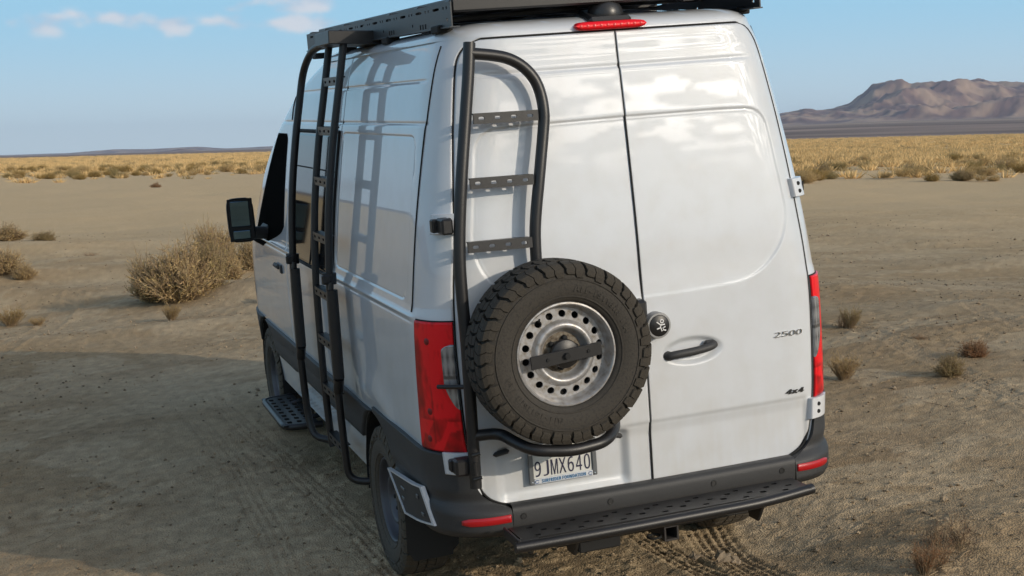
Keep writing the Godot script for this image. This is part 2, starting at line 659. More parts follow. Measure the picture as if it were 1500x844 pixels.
func corner_patch(sgn: float, ys: PackedFloat32Array, kf: Callable, nu: int, off: float, fold := 0.012, tint = null) -> MB:
	var m := MB.new()
	var p := PackedVector3Array()
	var cs := PackedColorArray()
	var nv := ys.size()
	for j in nv + 2:
		var y := ys[clampi(j - 1, 0, nv - 1)]
		var kk: Vector2 = kf.call(y)
		for i in nu + 2:
			var u := clampf(float(i - 1) / (nu - 1), 0.0, 1.0)
			var k := lerpf(kk.x, kk.y, u)
			var q := corner(k, y, off - (fold if i == 0 or i == nu + 1 or j == 0 or j == nv + 1 else 0.0))
			q.x *= sgn
			p.append(q)
			cs.append(tint.call(k, y) if tint != null else Color(1, 1, 1))
	m.grid(p, nu + 2, nv + 2, Vector3(sgn * 0.7, 0, 0.7), cs)
	return m

func rows(a: float, b: float, step: float) -> PackedFloat32Array:
	return breaks(a, b, step, [])

func build_body(van: Node3D) -> void:
	var fine_y := [1.452, 1.478, 1.54, 2.27, 2.326, 2.514]
	var fine_z := [-0.285, -0.40, -2.0, -2.02, -3.60]
	for sgn in [-1.0, 1.0]:
		var left: bool = sgn < 0.0
		var m := MB.new()
		var vs := breaks(0.0, 1.0, 0.008 if left else 0.03, [])
		# rows measured on a full-height column
		var ys := breaks(0.45, 2.685, 0.02 if left else 0.06, fine_y)
		var zs := breaks(-0.36, -5.88, 0.03 if left else 0.10, fine_z)
		var nk := 22
		var nu := nk + zs.size()
		var nv := ys.size()
		var p := PackedVector3Array()
		for j in nv:
			var y0 := ys[j]
			for i in nu:
				y0 = ys[j]
				if i < nk:
					# the rear corner, from the door gap to the side
					y0 = maxf(y0, 0.56)
					var k0 := corner_of_x(look(TG, maxf(y0, 0.7)) + 0.0042, y0)
					var k := lerpf(k0, 1.0, pow(maxf(i - 1, 0) / float(nk - 1), 1.0))
					var q := corner(k, y0, -0.02 if i == 0 else 0.0)
					var dd := 0.0
					if k > 0.6:
						dd = side_press(q.z, y0) * smoothstep(0.6, 0.9, k)
					p.append(Vector3(sgn * (q.x - dd), q.y, q.z))
				else:
					var zr := look(TZ, y0) - CB
					var zf := look(TF, y0)
					var s := zs[i - nk]
					# the columns run from the end of the corner to the front of this row
					var z := s if s > -3.7 else minf(-3.6, lerpf(-3.7, zf, (s + 3.7) / (-5.88 + 3.7)))
					z = minf(z, zr - 0.001 * (i - nk + 1))
					if z < -3.7 and y0 > 2.62:
						z = maxf(z, zf)
					var yb := arch_bottom(z, 0.45)
					var y := y0
					if yb > 0.46:
						y = lerpf(yb, 2.685, (y0 - 0.45) / (2.685 - 0.45)) if y0 < 1.35 else y0
						if y0 < 1.35:
							y = lerpf(yb, 1.35, (y0 - 0.45) / 0.9)
					p.append(Vector3(sgn * (side_x(z, y) - side_press(z, y)), y, z))
		var cs := PackedColorArray()
		for q in p:
			cs.append(dust_tint(q.z, q.y, 5.0))
		m.grid(p, nu, nv, Vector3(sgn, 0, 0), cs)
		put("body_side", m, paint, van)

	# roof: header over the doors, rounded shoulders and the crown
	var m2 := MB.new()
	var loop: Array = []
	for sgn in [-1.0, 1.0]:
		var half: Array = []
		var y1 := 2.682
		for k in 14:
			var x := 0.478 * k / 14.0
			half.append([Vector3(x, y1, rear_z(x, y1)), Vector3(0, 0, 1)])
		for k in 17:
			var q := corner(k / 16.0, y1)
			var q2 := corner(k / 16.0, y1, 1.0)
			half.append([q, (q2 - q).normalized()])
		for z in breaks(-0.55, -3.50, 0.15, []):
			half.append([Vector3(side_x(z, y1), y1, z), Vector3(1, 0, 0)])
		if sgn < 0.0:
			for h in half:
				h[0].x *= -1.0
				h[1].x *= -1.0
			half.reverse()
			half.pop_back()
		loop.append_array(half)
	var taus := [0.0, 0.12, 0.25, 0.4, 0.55, 0.7, 0.85, 1.0]
	var pr := PackedVector3Array()
	for t in taus:
		var a: float = t * PI * 0.5
		for h in loop:
			pr.append(h[0] - h[1] * 0.20 * (1.0 - cos(a)) + Vector3(0, 0.072 * sin(a), 0))
	for t in [0.3, 0.7, 1.0]:
		for h in loop:
			var q: Vector3 = h[0] - h[1] * 0.20 + Vector3(0, 0.072, 0)
			pr.append(Vector3(q.x * (1.0 - t), q.y + 0.028 * (1.0 - (1.0 - t) * (1.0 - t)), minf(lerpf(q.z, minf(q.z, -0.8), t), -0.3)))
	m2.grid(pr, loop.size(), taus.size() + 3, Vector3(0, 0, 1))
	put("roof", m2, paint, van)

	# front end: closing sheet with windscreen and bonnet (turned away from the camera)
	var m3 := MB.new()
	var pf := PackedVector3Array()
	var fy := breaks(0.45, 2.69, 0.1, [])
	for y in fy:
		for k in 9:
			var x := lerpf(-1.0, 1.0, k / 8.0)
			pf.append(Vector3(x * (look(TW, y) - 0.60), y, look(TF, y) - 0.03 * (1.0 - x * x)))
	m3.grid(pf, 9, fy.size(), Vector3(0, 0, -1))
	put("front_panel", m3, paint, van)
	var ws := MB.new()
	var pw := PackedVector3Array()
	for j in 9:
		var y := lerpf(1.5, 2.45, j / 8.0)
		for k in 9:
			var x := lerpf(-1.0, 1.0, k / 8.0)
			pw.append(Vector3(x * (look(TW, y) - 0.55), y, look(TF, y) - 0.045 * (1.0 - x * x) - 0.008))
	ws.grid(pw, 9, 9, Vector3(0, 0, -1))
	put("windscreen", ws, glass, van)

	# dark inner skin seen in the gaps round the doors
	var seal := rear_patch(rows(0.60, 2.69, 0.05), func(y): return Vector2(-look(TG, maxf(y, 0.7)) - 0.012, look(TG, maxf(y, 0.7)) + 0.012), 40, func(_x, _y): return -0.065, 0.0)
	var sl := put("door_seal", seal, dark, van)
	var gap := MB.new()
	var mid: Array = []
	for k in 60:
		var y := lerpf(0.625, 2.678, k / 59.0)
		mid.append(Vector3(0, y, rear_z(0.0, y) - rear_press(0.0, y, false) - 0.0025))
	gap.tube(mid, 0.0038, 8)
	for sgn in [-1.0, 1.0]:
		var edge: Array = []
		for k in 20:
			var x := 0.60 * k / 19.0
			edge.append(Vector3(sgn * x, 2.6775, rear_z(x, 2.677) - 0.004))
		for k in 120:
			var y := 2.6765 - (2.6765 - 0.628) * pow(k / 119.0, 1.0)
			var x := look(TG, y)
			if x < 0.605:
				continue
			edge.append(Vector3(sgn * x, y, rear_z(x, y) - 0.004))
		gap.tube(edge, 0.0048, 8)
	put("weather_strip", gap, dark, sl)
	# shut lines and seams of the body side
	for sgn in [-1.0, 1.0]:
		for q in [[-0.285, 1.50, 2.66], [-2.02, 0.88, 2.66], [-3.60, 0.66, 2.34], [-3.66, 2.34, 2.66]]:
			var sm := MB.new()
			var line: Array = []
			for k in 30:
				var y := lerpf(q[1], q[2], k / 29.0)
				line.append(Vector3(sgn * (side_x(q[0], y) - side_press(q[0], y) + 0.0012), y, q[0]))
			sm.tube(line, 0.0050 if q[0] < -3.5 else 0.0042, 8)
			put("body_seam", sm, dark, van)

	# floor and wheel tubs
	var fl := MB.new()
	fl.box(Vector3(0, 0.60, -2.95), Vector3(1.30, 0.28, 5.5), 0.01)
	fl.box(Vector3(0, 0.94, -2.95), Vector3(1.84, 0.08, 5.4), 0.01)
	fl.box(Vector3(0, 0.58, -3.05), Vector3(1.86, 0.20, 2.5), 0.01)
	fl.box(Vector3(0, 0.60, -0.40), Vector3(1.70, 0.22, 0.62), 0.01)
	put("underbody", fl, dark, van)
	var ax := MB.new()
	ax.tube([Vector3(-0.8, 0.36, REAR_AXLE), Vector3(0.8, 0.36, REAR_AXLE)], 0.055, 12)
	var dif := SphereMesh.new()
	dif.radius = 0.17
	dif.height = 0.34
	dif.radial_segments = 16
	dif.rings = 8
	ax.add_mesh(dif, Transform3D(Basis(), Vector3(0.05, 0.38, REAR_AXLE)))
	put("rear_axle", ax, dark, van)

var n_dust := noise(91, 3.0, 4)
func dust_tint(a: float, y: float, shift: float) -> Color:
	# a thin film of road dust, thicker low down, in runs and blotches
	var k := smoothstep(1.25, 0.55, y) * 0.22 + 0.02
	k *= clampf(0.75 + 0.9 * n_dust.get_noise_2d(a * 1.6 + shift, y * 0.9) + 0.5 * n_dust.get_noise_2d(a * 9.0 + shift, y * 0.7 + 7.0), 0.0, 1.6)
	return Color(1, 1, 1).lerp(Color(0.80, 0.70, 0.55), clampf(k, 0.0, 1.0))

func build_doors(van: Node3D) -> void:
	# outline of the sunk upper panel of each door
	var raw: Array = [Vector3(-0.2, 2.292, 0), Vector3(0.50, 2.287, 0), Vector3(0.695, 2.277, 0), Vector3(0.775, 1.72, 0), Vector3(0.60, 1.512, 0), Vector3(0.30, 1.492, 0), Vector3(-0.2, 1.486, 0)]
	var fl := fillet(raw, 0.13, 7)
	for q in fl:
		panel_poly.append(Vector2(q.x, q.y))
	for sgn in [-1.0, 1.0]:
		var door := part("left_rear_door" if sgn < 0.0 else "right_rear_door", van)
		door.name = "rear_door"
		var ys := breaks(0.628, 2.6725, 0.0075, [2.5165, 2.29])
		var nu := 118
		var p := PackedVector3Array()
		var cs := PackedColorArray()
		var nv := ys.size()
		for j in nv + 2:
			var y := ys[clampi(j - 1, 0, nv - 1)]
			var xg := look(TG, y) - 0.0042
			for i in nu + 2:
				var u := clampf(float(i - 1) / (nu - 1), 0.0, 1.0)
				var x := lerpf(0.0031, xg, u)
				var o := -rear_press(x, y, sgn < 0.0)
				if i == 0 or i == nu + 1 or j == 0 or j == nv + 1:
					o -= 0.022
				p.append(Vector3(sgn * x, y, rear_z(x, y) + o))
				cs.append(dust_tint(sgn * x, y, 0.0))
		var m := MB.new()
		m.grid(p, nu + 2, nv + 2, Vector3(0, 0, 1), cs)
		put("door_skin", m, paint, door)
		if sgn > 0.0:
			build_right_door_fittings(door)
		else:
			build_left_door_fittings(door)
		# hinges: white castings wrapped round the gap, upper and lower
		for hy in [1.896, 0.842]:
			var h := MB.new()
			var pp := PackedVector3Array()
			var hh := 0.043 if hy > 1.0 else 0.050
			var k0 := corner_of_x(look(TG, hy) - 0.022, hy)
			var k1 := k0 + (0.30 if hy > 1.0 else 0.33)
			for j in 9:
				var y: float = hy + hh * [-1.0, -1.0, -0.93, -0.5, 0.0, 0.5, 0.93, 1.0, 1.0][j]
				for i in 14:
					var u := clampf((i - 1) / 11.0, 0.0, 1.0)
					var edge: bool = i == 0 or i == 13 or j == 0 or j == 8
					var q := corner(lerpf(k0, k1, u), y, -0.004 if edge else 0.022 + 0.006 * sin(u * PI))
					pp.append(Vector3(sgn * q.x, q.y, q.z))
			h.grid(pp, 14, 9, Vector3(sgn * 0.5, 0, 1))
			var hn := put("hinge", h, white_trim, van)
			for by in [-0.018, 0.018]:
				var b := MB.new()
				var q := corner(lerpf(k0, k1, 0.30), hy + by, 0.026)
				b.xf = Transform3D(Basis(Vector3.RIGHT, PI * 0.5), Vector3(sgn * q.x, q.y, q.z))
				b.lathe([Vector2(0, 0.006), Vector2(0.008, 0.006), Vector2(0.010, 0.003), Vector2(0.010, -0.01)], 14)
				put("bolt", b, dark, hn)
			if sgn > 0.0 and hy > 1.0:
				var sl := MB.new()
				var q := corner(lerpf(k0, k1, 0.72), hy, 0.0285)
				sl.box(Vector3(q.x, q.y, q.z), Vector3(0.012, 0.045, 0.004), 0.001, Basis(Vector3.UP, 0.6))
				put("slot", sl, dark, hn)

func text_mesh(s: String, height: float, depth: float, fnt: String, weight := 400) -> TextMesh:
	var t := TextMesh.new()
	var f := SystemFont.new()
	f.font_names = PackedStringArray([fnt])
	f.font_weight = weight
	t.font = f
	t.text = s
	t.font_size = 48
	t.pixel_size = height / 48.0 / 0.72
	t.depth = depth
	t.curve_step = 1.0
	return t

func build_right_door_fittings(door: Node3D) -> void:
	# handle: dark pull bridging the scoop
	var h := MB.new()
	var z0 := rear_z(0.23, 1.208)
	h.tube(curve([Vector3(0.100, 1.196, z0 - 0.012), Vector3(0.116, 1.198, z0 + 0.010), Vector3(0.16, 1.203, z0 + 0.020), Vector3(0.24, 1.208, z0 + 0.022), Vector3(0.31, 1.216, z0 + 0.016), Vector3(0.345, 1.222, z0 - 0.006)], 6), 0.019, 12)
	h.tube([Vector3(0.112, 1.197, z0 - 0.03), Vector3(0.112, 1.197, z0 + 0.012)], 0.021, 12)
	h.box(Vector3(0.322, 1.224, z0 - 0.004), Vector3(0.062, 0.040, 0.030), 0.012)
	put("handle", h, plastic, door)
	# chrome model number, pressed on
	var t := text_mesh("2500", 0.024, 0.006, "Droid Sans", 400)
	var m := MB.new()
	var b := Basis(Vector3(2.15, 0, 0), Vector3(0.22, 1.0, 0), Vector3(0, 0, 1))
	m.add_mesh(t, Transform3D(b, Vector3(0.733, 1.222, rear_z(0.733, 1.222) + 0.004)).rotated_local(Vector3.UP, 0.0))
	# follow the slight turn of the door's edge
	for k in m.v.size():
		m.v[k].z += rear_z(m.v[k].x, 1.222) - rear_z(0.733, 1.222)
	put("model_number", m, chrome, door)
	var t2 := text_mesh("4x4", 0.022, 0.006, "Droid Sans", 700)
	var m2 := MB.new()
	var b2 := Basis(Vector3(2.0, 0, 0), Vector3(0.35, 1.0, 0), Vector3(0, 0, 1))
	m2.add_mesh(t2, Transform3D(b2, Vector3(0.753, 0.942, rear_z(0.753, 0.942) + 0.004)))
	for k in m2.v.size():
		m2.v[k].z += rear_z(m2.v[k].x, 0.942) - rear_z(0.753, 0.942)
	put("drive_badge", m2, mat(0.05, 0.05, 0.05, 0.3, 0.5), door)
	# round black badge with a white stick figure, by the door gap
	var d := MB.new()
	d.xf = Transform3D(Basis(Vector3.RIGHT, PI * 0.5), Vector3(0.052, 1.352, rear_z(0.05, 1.352)))
	d.lathe([Vector2(0.0, 0.050), Vector2(0.046, 0.050), Vector2(0.049, 0.047), Vector2(0.049, 0.0)], 40)
	var dm := put("lock_cover", d, powder, door)
	var rg := MB.new()
	rg.xf = d.xf
	rg.lathe([Vector2(0.049, 0.049), Vector2(0.057, 0.048), Vector2(0.060, 0.040), Vector2(0.060, 0.0)], 40)
	put("rim", rg, mat(0.26, 0.26, 0.26, 0.5), dm)
	var fg := MB.new()
	var zb := rear_z(0.05, 1.352) + 0.0505
	var o := Vector3(0.058, 1.352, zb)
	var ring: Array = []
	for k in 17:
		ring.append(o + Vector3(0.006 + 0.0075 * cos(TAU * k / 16.0), 0.019 + 0.0075 * sin(TAU * k / 16.0), 0))
	fg.tube(ring, 0.0028, 6)
	for s in [[Vector3(-0.020, 0.018, 0), Vector3(0.0, 0.002, 0), Vector3(0.020, 0.004, 0)], [Vector3(0.0, 0.002, 0), Vector3(-0.004, -0.010, 0), Vector3(-0.020, -0.014, 0)], [Vector3(-0.002, -0.008, 0), Vector3(0.004, -0.026, 0)], [Vector3(0.022, -0.006, 0), Vector3(0.010, -0.012, 0), Vector3(0.012, -0.022, 0), Vector3(0.024, -0.024, 0)]]:
		fg.tube(s.map(func(q): return o + q), 0.0032, 6)
	put("figure", fg, mat(0.75, 0.75, 0.75, 0.5), dm)

func build_left_door_fittings(door: Node3D) -> void:
	# number plate in its frame
	var zp := rear_z(-0.43, 0.76) - 0.026 + 0.006
	var at := Vector3(-0.431, 0.786, zp)
	var pl := MB.new()
	pl.box(at, Vector3(0.305, 0.152, 0.003), 0.001)
	var plate := put("licence_plate", pl, mat(0.60, 0.60, 0.57, 0.45), door)
	var fr := MB.new()
	for s in [-1.0, 1.0]:
		fr.box(at + Vector3(s * 0.152, 0, 0.004), Vector3(0.022, 0.176, 0.012), 0.003)
	fr.box(at + Vector3(0, 0.082, 0.004), Vector3(0.282, 0.012, 0.012), 0.003)
	put("plate_frame", fr, mat(0.16, 0.17, 0.18, 0.35, 0.4), plate)
	var st := MB.new()
	st.box(at + Vector3(0, -0.075, 0.004), Vector3(0.282, 0.026, 0.012), 0.003)
	put("frame_strip", st, mat(0.58, 0.60, 0.63, 0.4), plate)
	var digits := "9JMX640"
	var ink := mat(0.015, 0.015, 0.05, 0.5)
	for k in digits.length():
		var t := text_mesh(digits[k], 0.076, 0.002, "Droid Sans")
		var m := MB.new()
		m.add_mesh(t, Transform3D())
		var lo := Vector2(1e9, 1e9)
		var hi := Vector2(-1e9, -1e9)
		for q in m.v:
			lo = Vector2(minf(lo.x, q.x), minf(lo.y, q.y))
			hi = Vector2(maxf(hi.x, q.x), maxf(hi.y, q.y))
		# narrow stamped figures, all of one height
		var wide: float = {"J": 0.026, "M": 0.033, "X": 0.033}.get(digits[k], 0.0285)
		for i in m.v.size():
			var q := m.v[i]
			m.v[i] = at + Vector3(-0.1185 + 0.0395 * k + ((q.x - lo.x) / (hi.x - lo.x) - 0.5) * wide, -0.055 + 0.070 * (q.y - lo.y) / (hi.y - lo.y), q.z + 0.0026)
		put("character", m, ink, plate)
	var t3 := text_mesh("SURFRIDER FOUNDATION", 0.015, 0.002, "Droid Sans", 700)
	var m3 := MB.new()
	m3.add_mesh(t3, Transform3D(Basis(Vector3(0.84, 0, 0), Vector3(0, 1, 0), Vector3(0, 0, 1)), at + Vector3(0, -0.0745, 0.011)))
	put("strip_lettering", m3, mat(0.03, 0.16, 0.34, 0.5), plate)
	for s in [-1.0, 1.0]:
		var w := MB.new()
		var arc: Array = []
		for k in 12:
			var a := TAU * k / 13.0 + 0.4
			arc.append(at + Vector3(s * 0.128 + 0.009 * cos(a), -0.075 + 0.007 * sin(a), 0.0105))
		w.tube(arc, 0.0016, 6)
		put("wave_mark", w, mat(0.05, 0.12, 0.30, 0.5), plate)
	for sx in [-1.0, 1.0]:
		var bl := MB.new()
		bl.xf = Transform3D(Basis(Vector3.RIGHT, PI * 0.5), at + Vector3(sx * 0.150, -0.078, 0.010))
		bl.lathe([Vector2(0, 0.002), Vector2(0.004, 0.001), Vector2(0.005, -0.001)], 10)
		put("screw", bl, chrome, plate)
	# lamp housings at the top corners of the plate recess
	for x in [-0.175, -0.715]:
		var lm := MB.new()
		lm.box(Vector3(x, 0.868, rear_z(x, 0.868) - 0.012), Vector3(0.075, 0.022, 0.030), 0.010, Basis(Vector3.FORWARD, 0.25 if x > -0.4 else -0.15))
		put("plate_lamp_cover", lm, plastic, door)

func build_lamps(van: Node3D) -> void:
	var socket_mat := mat(0.16, 0.003, 0.006, 0.4)
	for sgn in [-1.0, 1.0]:
		var lamp := part("tail_lamp", van)
		var inner := func(y: float) -> float:
			return corner_of_x(look(TG, y) + 0.007, y)
		var outer := func(y: float) -> float:
			return lerpf(0.862, 0.815, (y - 0.89) / 0.585)
		var nf := noise(77, 2.2, 3)
		var tint := func(k: float, y: float) -> Color:
			# moulded chambers behind the lens
			var b := 0.55 + 0.05 * sin(k * 90.0)
			b += 0.55 * smoothstep(0.76, 0.62, k) * smoothstep(1.03, 1.06, y)
			b += 0.30 * groove(y - 1.41, 0.035) * smoothstep(0.86, 0.70, k)
			if y < 1.03:
				b = 0.58 + 0.70 * smoothstep(0.1, 0.5, sin(y * 40.0 + k * 16.0 + 3.0 * nf.get_noise_2d(k, y)))
			b *= 1.0 + 0.7 * nf.get_noise_2d(k * 2.6, y * 3.2)
			b += 0.35 * groove(k - 0.585, 0.012) * smoothstep(1.05, 1.08, y) - 0.25 * groove(k - 0.615, 0.012)
			return Color(b, b * 0.9, b * 0.9)
		var ys := rows(0.893, 1.472, 0.008)
		put("lamp_gasket", corner_patch(sgn, rows(0.886, 1.478, 0.02), func(y): return Vector2(inner.call(clampf(y, 0.893, 1.472)) - 0.006, outer.call(clampf(y, 0.893, 1.472)) + 0.008), 16, 0.004, 0.012), dark, lamp)
		# the lens slants down towards the door at its top edge
		var p := corner_patch(sgn, ys, func(y): return Vector2(inner.call(y), outer.call(y)), 60, 0.012, 0.016, tint)
		put("red_lens", p, red_lens, lamp)
		var cl := corner_patch(sgn, rows(1.085, 1.375, 0.008), func(y):
			var t := clampf((y - 1.085) / 0.11, 0.0, 1.0)
			var k0: float = inner.call(y) - 0.002
			var wd := 0.135 * pow(t, 0.6) * (1.0 if y < 1.345 else sqrt(maxf(0.02, 1.0 - pow((y - 1.345) / 0.031, 2.0))))
			return Vector2(k0, k0 + maxf(wd, 0.004)), 10, 0.016, 0.012, func(k, y):
				var b := 0.55 + 1.1 * absf(fmod(y * 14.0, 1.0) - 0.5) + 0.35 * sin(k * 110.0)
				return Color(b, b, b * 1.02) if absf(y - 1.228) > 0.006 else Color(0.3, 0.3, 0.3))
		put("clear_lens", cl, clear_lens, lamp)
		for q in [[0.63, 1.385], [0.66, 1.07], [0.70, 0.945]]:
			var b := MB.new()
			var c := corner(q[0], q[1], 0.0125)
			var c2 := corner(q[0], q[1], 1.0)
			var nn := (c2 - c).normalized()
			nn.x *= sgn
			c.x *= sgn
			b.xf = Transform3D(Basis(Quaternion(Vector3.UP, nn)), c)
			b.lathe([Vector2(0, 0.0006), Vector2(0.014, 0.0008), Vector2(0.019, -0.003)], 16)
			put("lamp_socket", b, socket_mat, lamp)

func build_bumper(van: Node3D) -> void:
	var bumper := part("rear_bumper", van)
	var dusty := Color(2.3, 2.0, 1.6)
	var clean := Color(1, 1, 1)
	# middle section, extruded across
	var prof := [[0.628, -0.03], [0.640, 0.012], [0.640, 0.046], [0.634, 0.060], [0.622, 0.067], [0.605, 0.070], [0.570, 0.068], [0.530, 0.062], [0.500, 0.055], [0.478, 0.040], [0.470, 0.0]]
	var m := MB.new()
	var p := PackedVector3Array()
	var cs := PackedColorArray()
	var nx := 70
	var dn := noise(44, 9.0, 4)
	for q in prof:
		for i in nx:
			var x := lerpf(-0.703, 0.703, i / float(nx - 1))
			p.append(Vector3(x, q[0], q[1] - 0.03 * x * x))
			var d: float = (1.0 if q[0] > 0.632 else 0.12) * clampf(0.55 + 0.9 * dn.get_noise_2d(x * 3.0, q[1] * 8.0), 0, 1)
			cs.append(clean.lerp(dusty, d))
	m.grid(p, nx, prof.size(), Vector3(0, 0, 1), cs)
	put("bumper_middle", m, plastic, bumper)
	for x in [-0.655, -0.245, 0.27, 0.63]:
		var s := MB.new()
		s.xf = Transform3D(Basis(Vector3.RIGHT, PI * 0.5 + 0.05), Vector3(x, 0.588, 0.0695 - 0.03 * x * x))
		s.lathe([Vector2(0, 0.001), Vector2(0.010, 0.001), Vector2(0.0105, 0.003), Vector2(0.014, 0.003), Vector2(0.0155, -0.004)], 18)
		put("parking_sensor", s, mat(0.02, 0.02, 0.02, 0.4), bumper)
	# corner sections wrapped round to the wheel arch
	for sgn in [-1.0, 1.0]:
		var c := MB.new()
		var ys := breaks(0.503, 0.886, 0.009, [])
		var nu := 64
		var pp := PackedVector3Array()
		var cc := PackedColorArray()
		for j in ys.size() + 2:
			var y := ys[clampi(j - 1, 0, ys.size() - 1)]
			# how far the piece stands off the body
			var shelf := smoothstep(0.66, 0.605, y)
			var e := lerpf(0.018, 0.052, shelf) + 0.010 * smoothstep(0.80, 0.66, y) - 0.010 * groove(y - 0.67, 0.03) - 0.03 * smoothstep(0.535, 0.503, y)
			# inner end: the gap of the door, or the joint with the middle section
			var xi: float = 0.7055 if y < 0.628 else maxf(0.7055, look(TG, y) + 0.007)
			var w := look(TW, y)
			var zarch := REAR_AXLE + sqrt(maxf(0.0, ARCH * ARCH - pow(maxf(y - 0.40, 0.0), 2.0))) - 0.006
			var flat_len := maxf(0.0, (w - CA) - xi)
			var k0 := corner_of_x(xi, y)
			for i in nu + 2:
				var u := clampf((i - 1) / float(nu - 1), 0.0, 1.0)
				var q: Vector3
				var ee := e
				if u < 0.12:
					var x := lerpf(xi, maxf(xi, w - CA), u / 0.12)
					q = Vector3(x, y, rear_z(x, y) + e + 0.012) if flat_len > 0.0 else corner(k0, y, e)
				elif u < 0.62:
					q = corner(lerpf(k0, 1.0, (u - 0.12) / 0.5), y, lerpf(e + (0.012 if flat_len > 0.0 else 0.0), minf(e, 0.030), (u - 0.12) / 0.5))
				else:
					var zs := look(TZ, y) - CB
					var z := lerpf(zs, zarch, (u - 0.62) / 0.38)
					q = Vector3(side_x(z, y) + minf(e, 0.030), y, z)
				if i == 0 or i == nu + 1 or j == 0 or j == ys.size() + 1:
					q -= Vector3(0.02 if u > 0.4 else 0.0, 0, 0.04 if u <= 0.4 else 0.0)
				pp.append(Vector3(sgn * q.x, q.y, q.z))
				var d := 0.10 + (0.5 if absf(y - 0.65) < 0.03 and u < 0.3 else 0.0)
				cc.append(clean.lerp(dusty, d * clampf(0.55 + 0.9 * dn.get_noise_2d(u * 3.0, y * 8.0), 0, 1)))
		c.grid(pp, nu + 2, ys.size() + 2, Vector3(sgn * 0.4, 0, 1), cc)
		var corner_part := put("bumper_corner", c, plastic, bumper)
		# red reflector strip
		var r := MB.new()
		var rp := PackedVector3Array()
		for j in 5:
			for i in 26:
				var u := clampf((i - 1) / 23.0, 0.0, 1.0)
				var x := lerpf(0.712, 0.885, u)
				var hh := 0.0185 * (1.0 if u < 0.86 else 1.0 - 0.45 * (u - 0.86) / 0.14)
				var y: float = 0.587 + hh * [-1.0, -0.9, 0.0, 0.9, 1.0][j] - 0.010 * u
				var edge: bool = i == 0 or i == 25 or j == 0 or j == 4
				var z := 0.0
				var w := look(TW, y)
				if x < w - CA:
					z = rear_z(x, y) + 0.0645
					rp.append(Vector3(sgn * x, y, z + (0.003 if not edge else -0.01)))
				else:
					var k := corner_of_x(x, y)
					var q := corner(k, y, lerpf(0.0645, 0.036, k))
					rp.append(Vector3(sgn * q.x, q.y, q.z + (0.003 if not edge else -0.01)))
		r.grid(rp, 26, 5, Vector3(0, 0, 1))
		put("reflector", r, red_deep if sgn < 0.0 else red_deep, bumper)
	# side panel with a pale frame, behind the left rear wheel
	var fr := MB.new()
	var qd := [Vector2(-0.876, 0.645), Vector2(-0.250, 0.706), Vector2(-0.165, 0.540), Vector2(-0.640, 0.474)]
	var cen := Vector2.ZERO
	for q in qd:
		cen += q * 0.25
	var lid := MB.new()
	var off := func(q: Vector2, o: float) -> Vector3:
		return Vector3(-(side_x(-0.5, q.y) + 0.046 + o - 0.030 * pow(clampf((q.x + 0.40) / 0.24, 0.0, 1.0), 1.6)), q.y, q.x)
	for k in 4:
		var a: Vector2 = qd[k]
		var b: Vector2 = qd[(k + 1) % 4]
		for s in 6:
			var q0 := a.lerp(b, s / 6.0)
			var q1 := a.lerp(b, (s + 1) / 6.0)
			var i0 := q0.lerp(cen, 0.085)
			var i1 := q1.lerp(cen, 0.085)
			fr.hexa([off.call(q0, -0.01), off.call(q1, -0.01), off.call(i1, -0.01), off.call(i0, -0.01), off.call(q0, 0.010), off.call(q1, 0.010), off.call(i1, 0.010), off.call(i0, 0.010)])
	var lp := PackedVector3Array()
	for j in 6:
		for i in 14:
			var a: Vector2 = qd[0].lerp(cen, 0.07).lerp(qd[1].lerp(cen, 0.07), i / 13.0)
			var b: Vector2 = qd[3].lerp(cen, 0.07).lerp(qd[2].lerp(cen, 0.07), i / 13.0)
			lp.append(off.call(a.lerp(b, j / 5.0), 0.004))
	lid.grid(lp, 14, 6, Vector3(-1, 0, 0))
	var lidn := put("side_cover", lid, mat(0.03, 0.03, 0.03, 0.6), bumper)
	put("cover_frame", fr, white_trim, lidn)
	for q in [[-0.33, 0.640, 0.030, 0.020], [-0.60, 0.610, 0.07, 0.012], [-0.62, 0.555, 0.05, 0.014], [-0.29, 0.565, 0.04, 0.014]]:
		var k := MB.new()
		k.box(off.call(Vector2(q[0], q[1]), 0.006), Vector3(0.006, q[3], q[2]), 0.002)
		put("cover_latch", k, mat(0.10, 0.10, 0.10, 0.4), lidn)

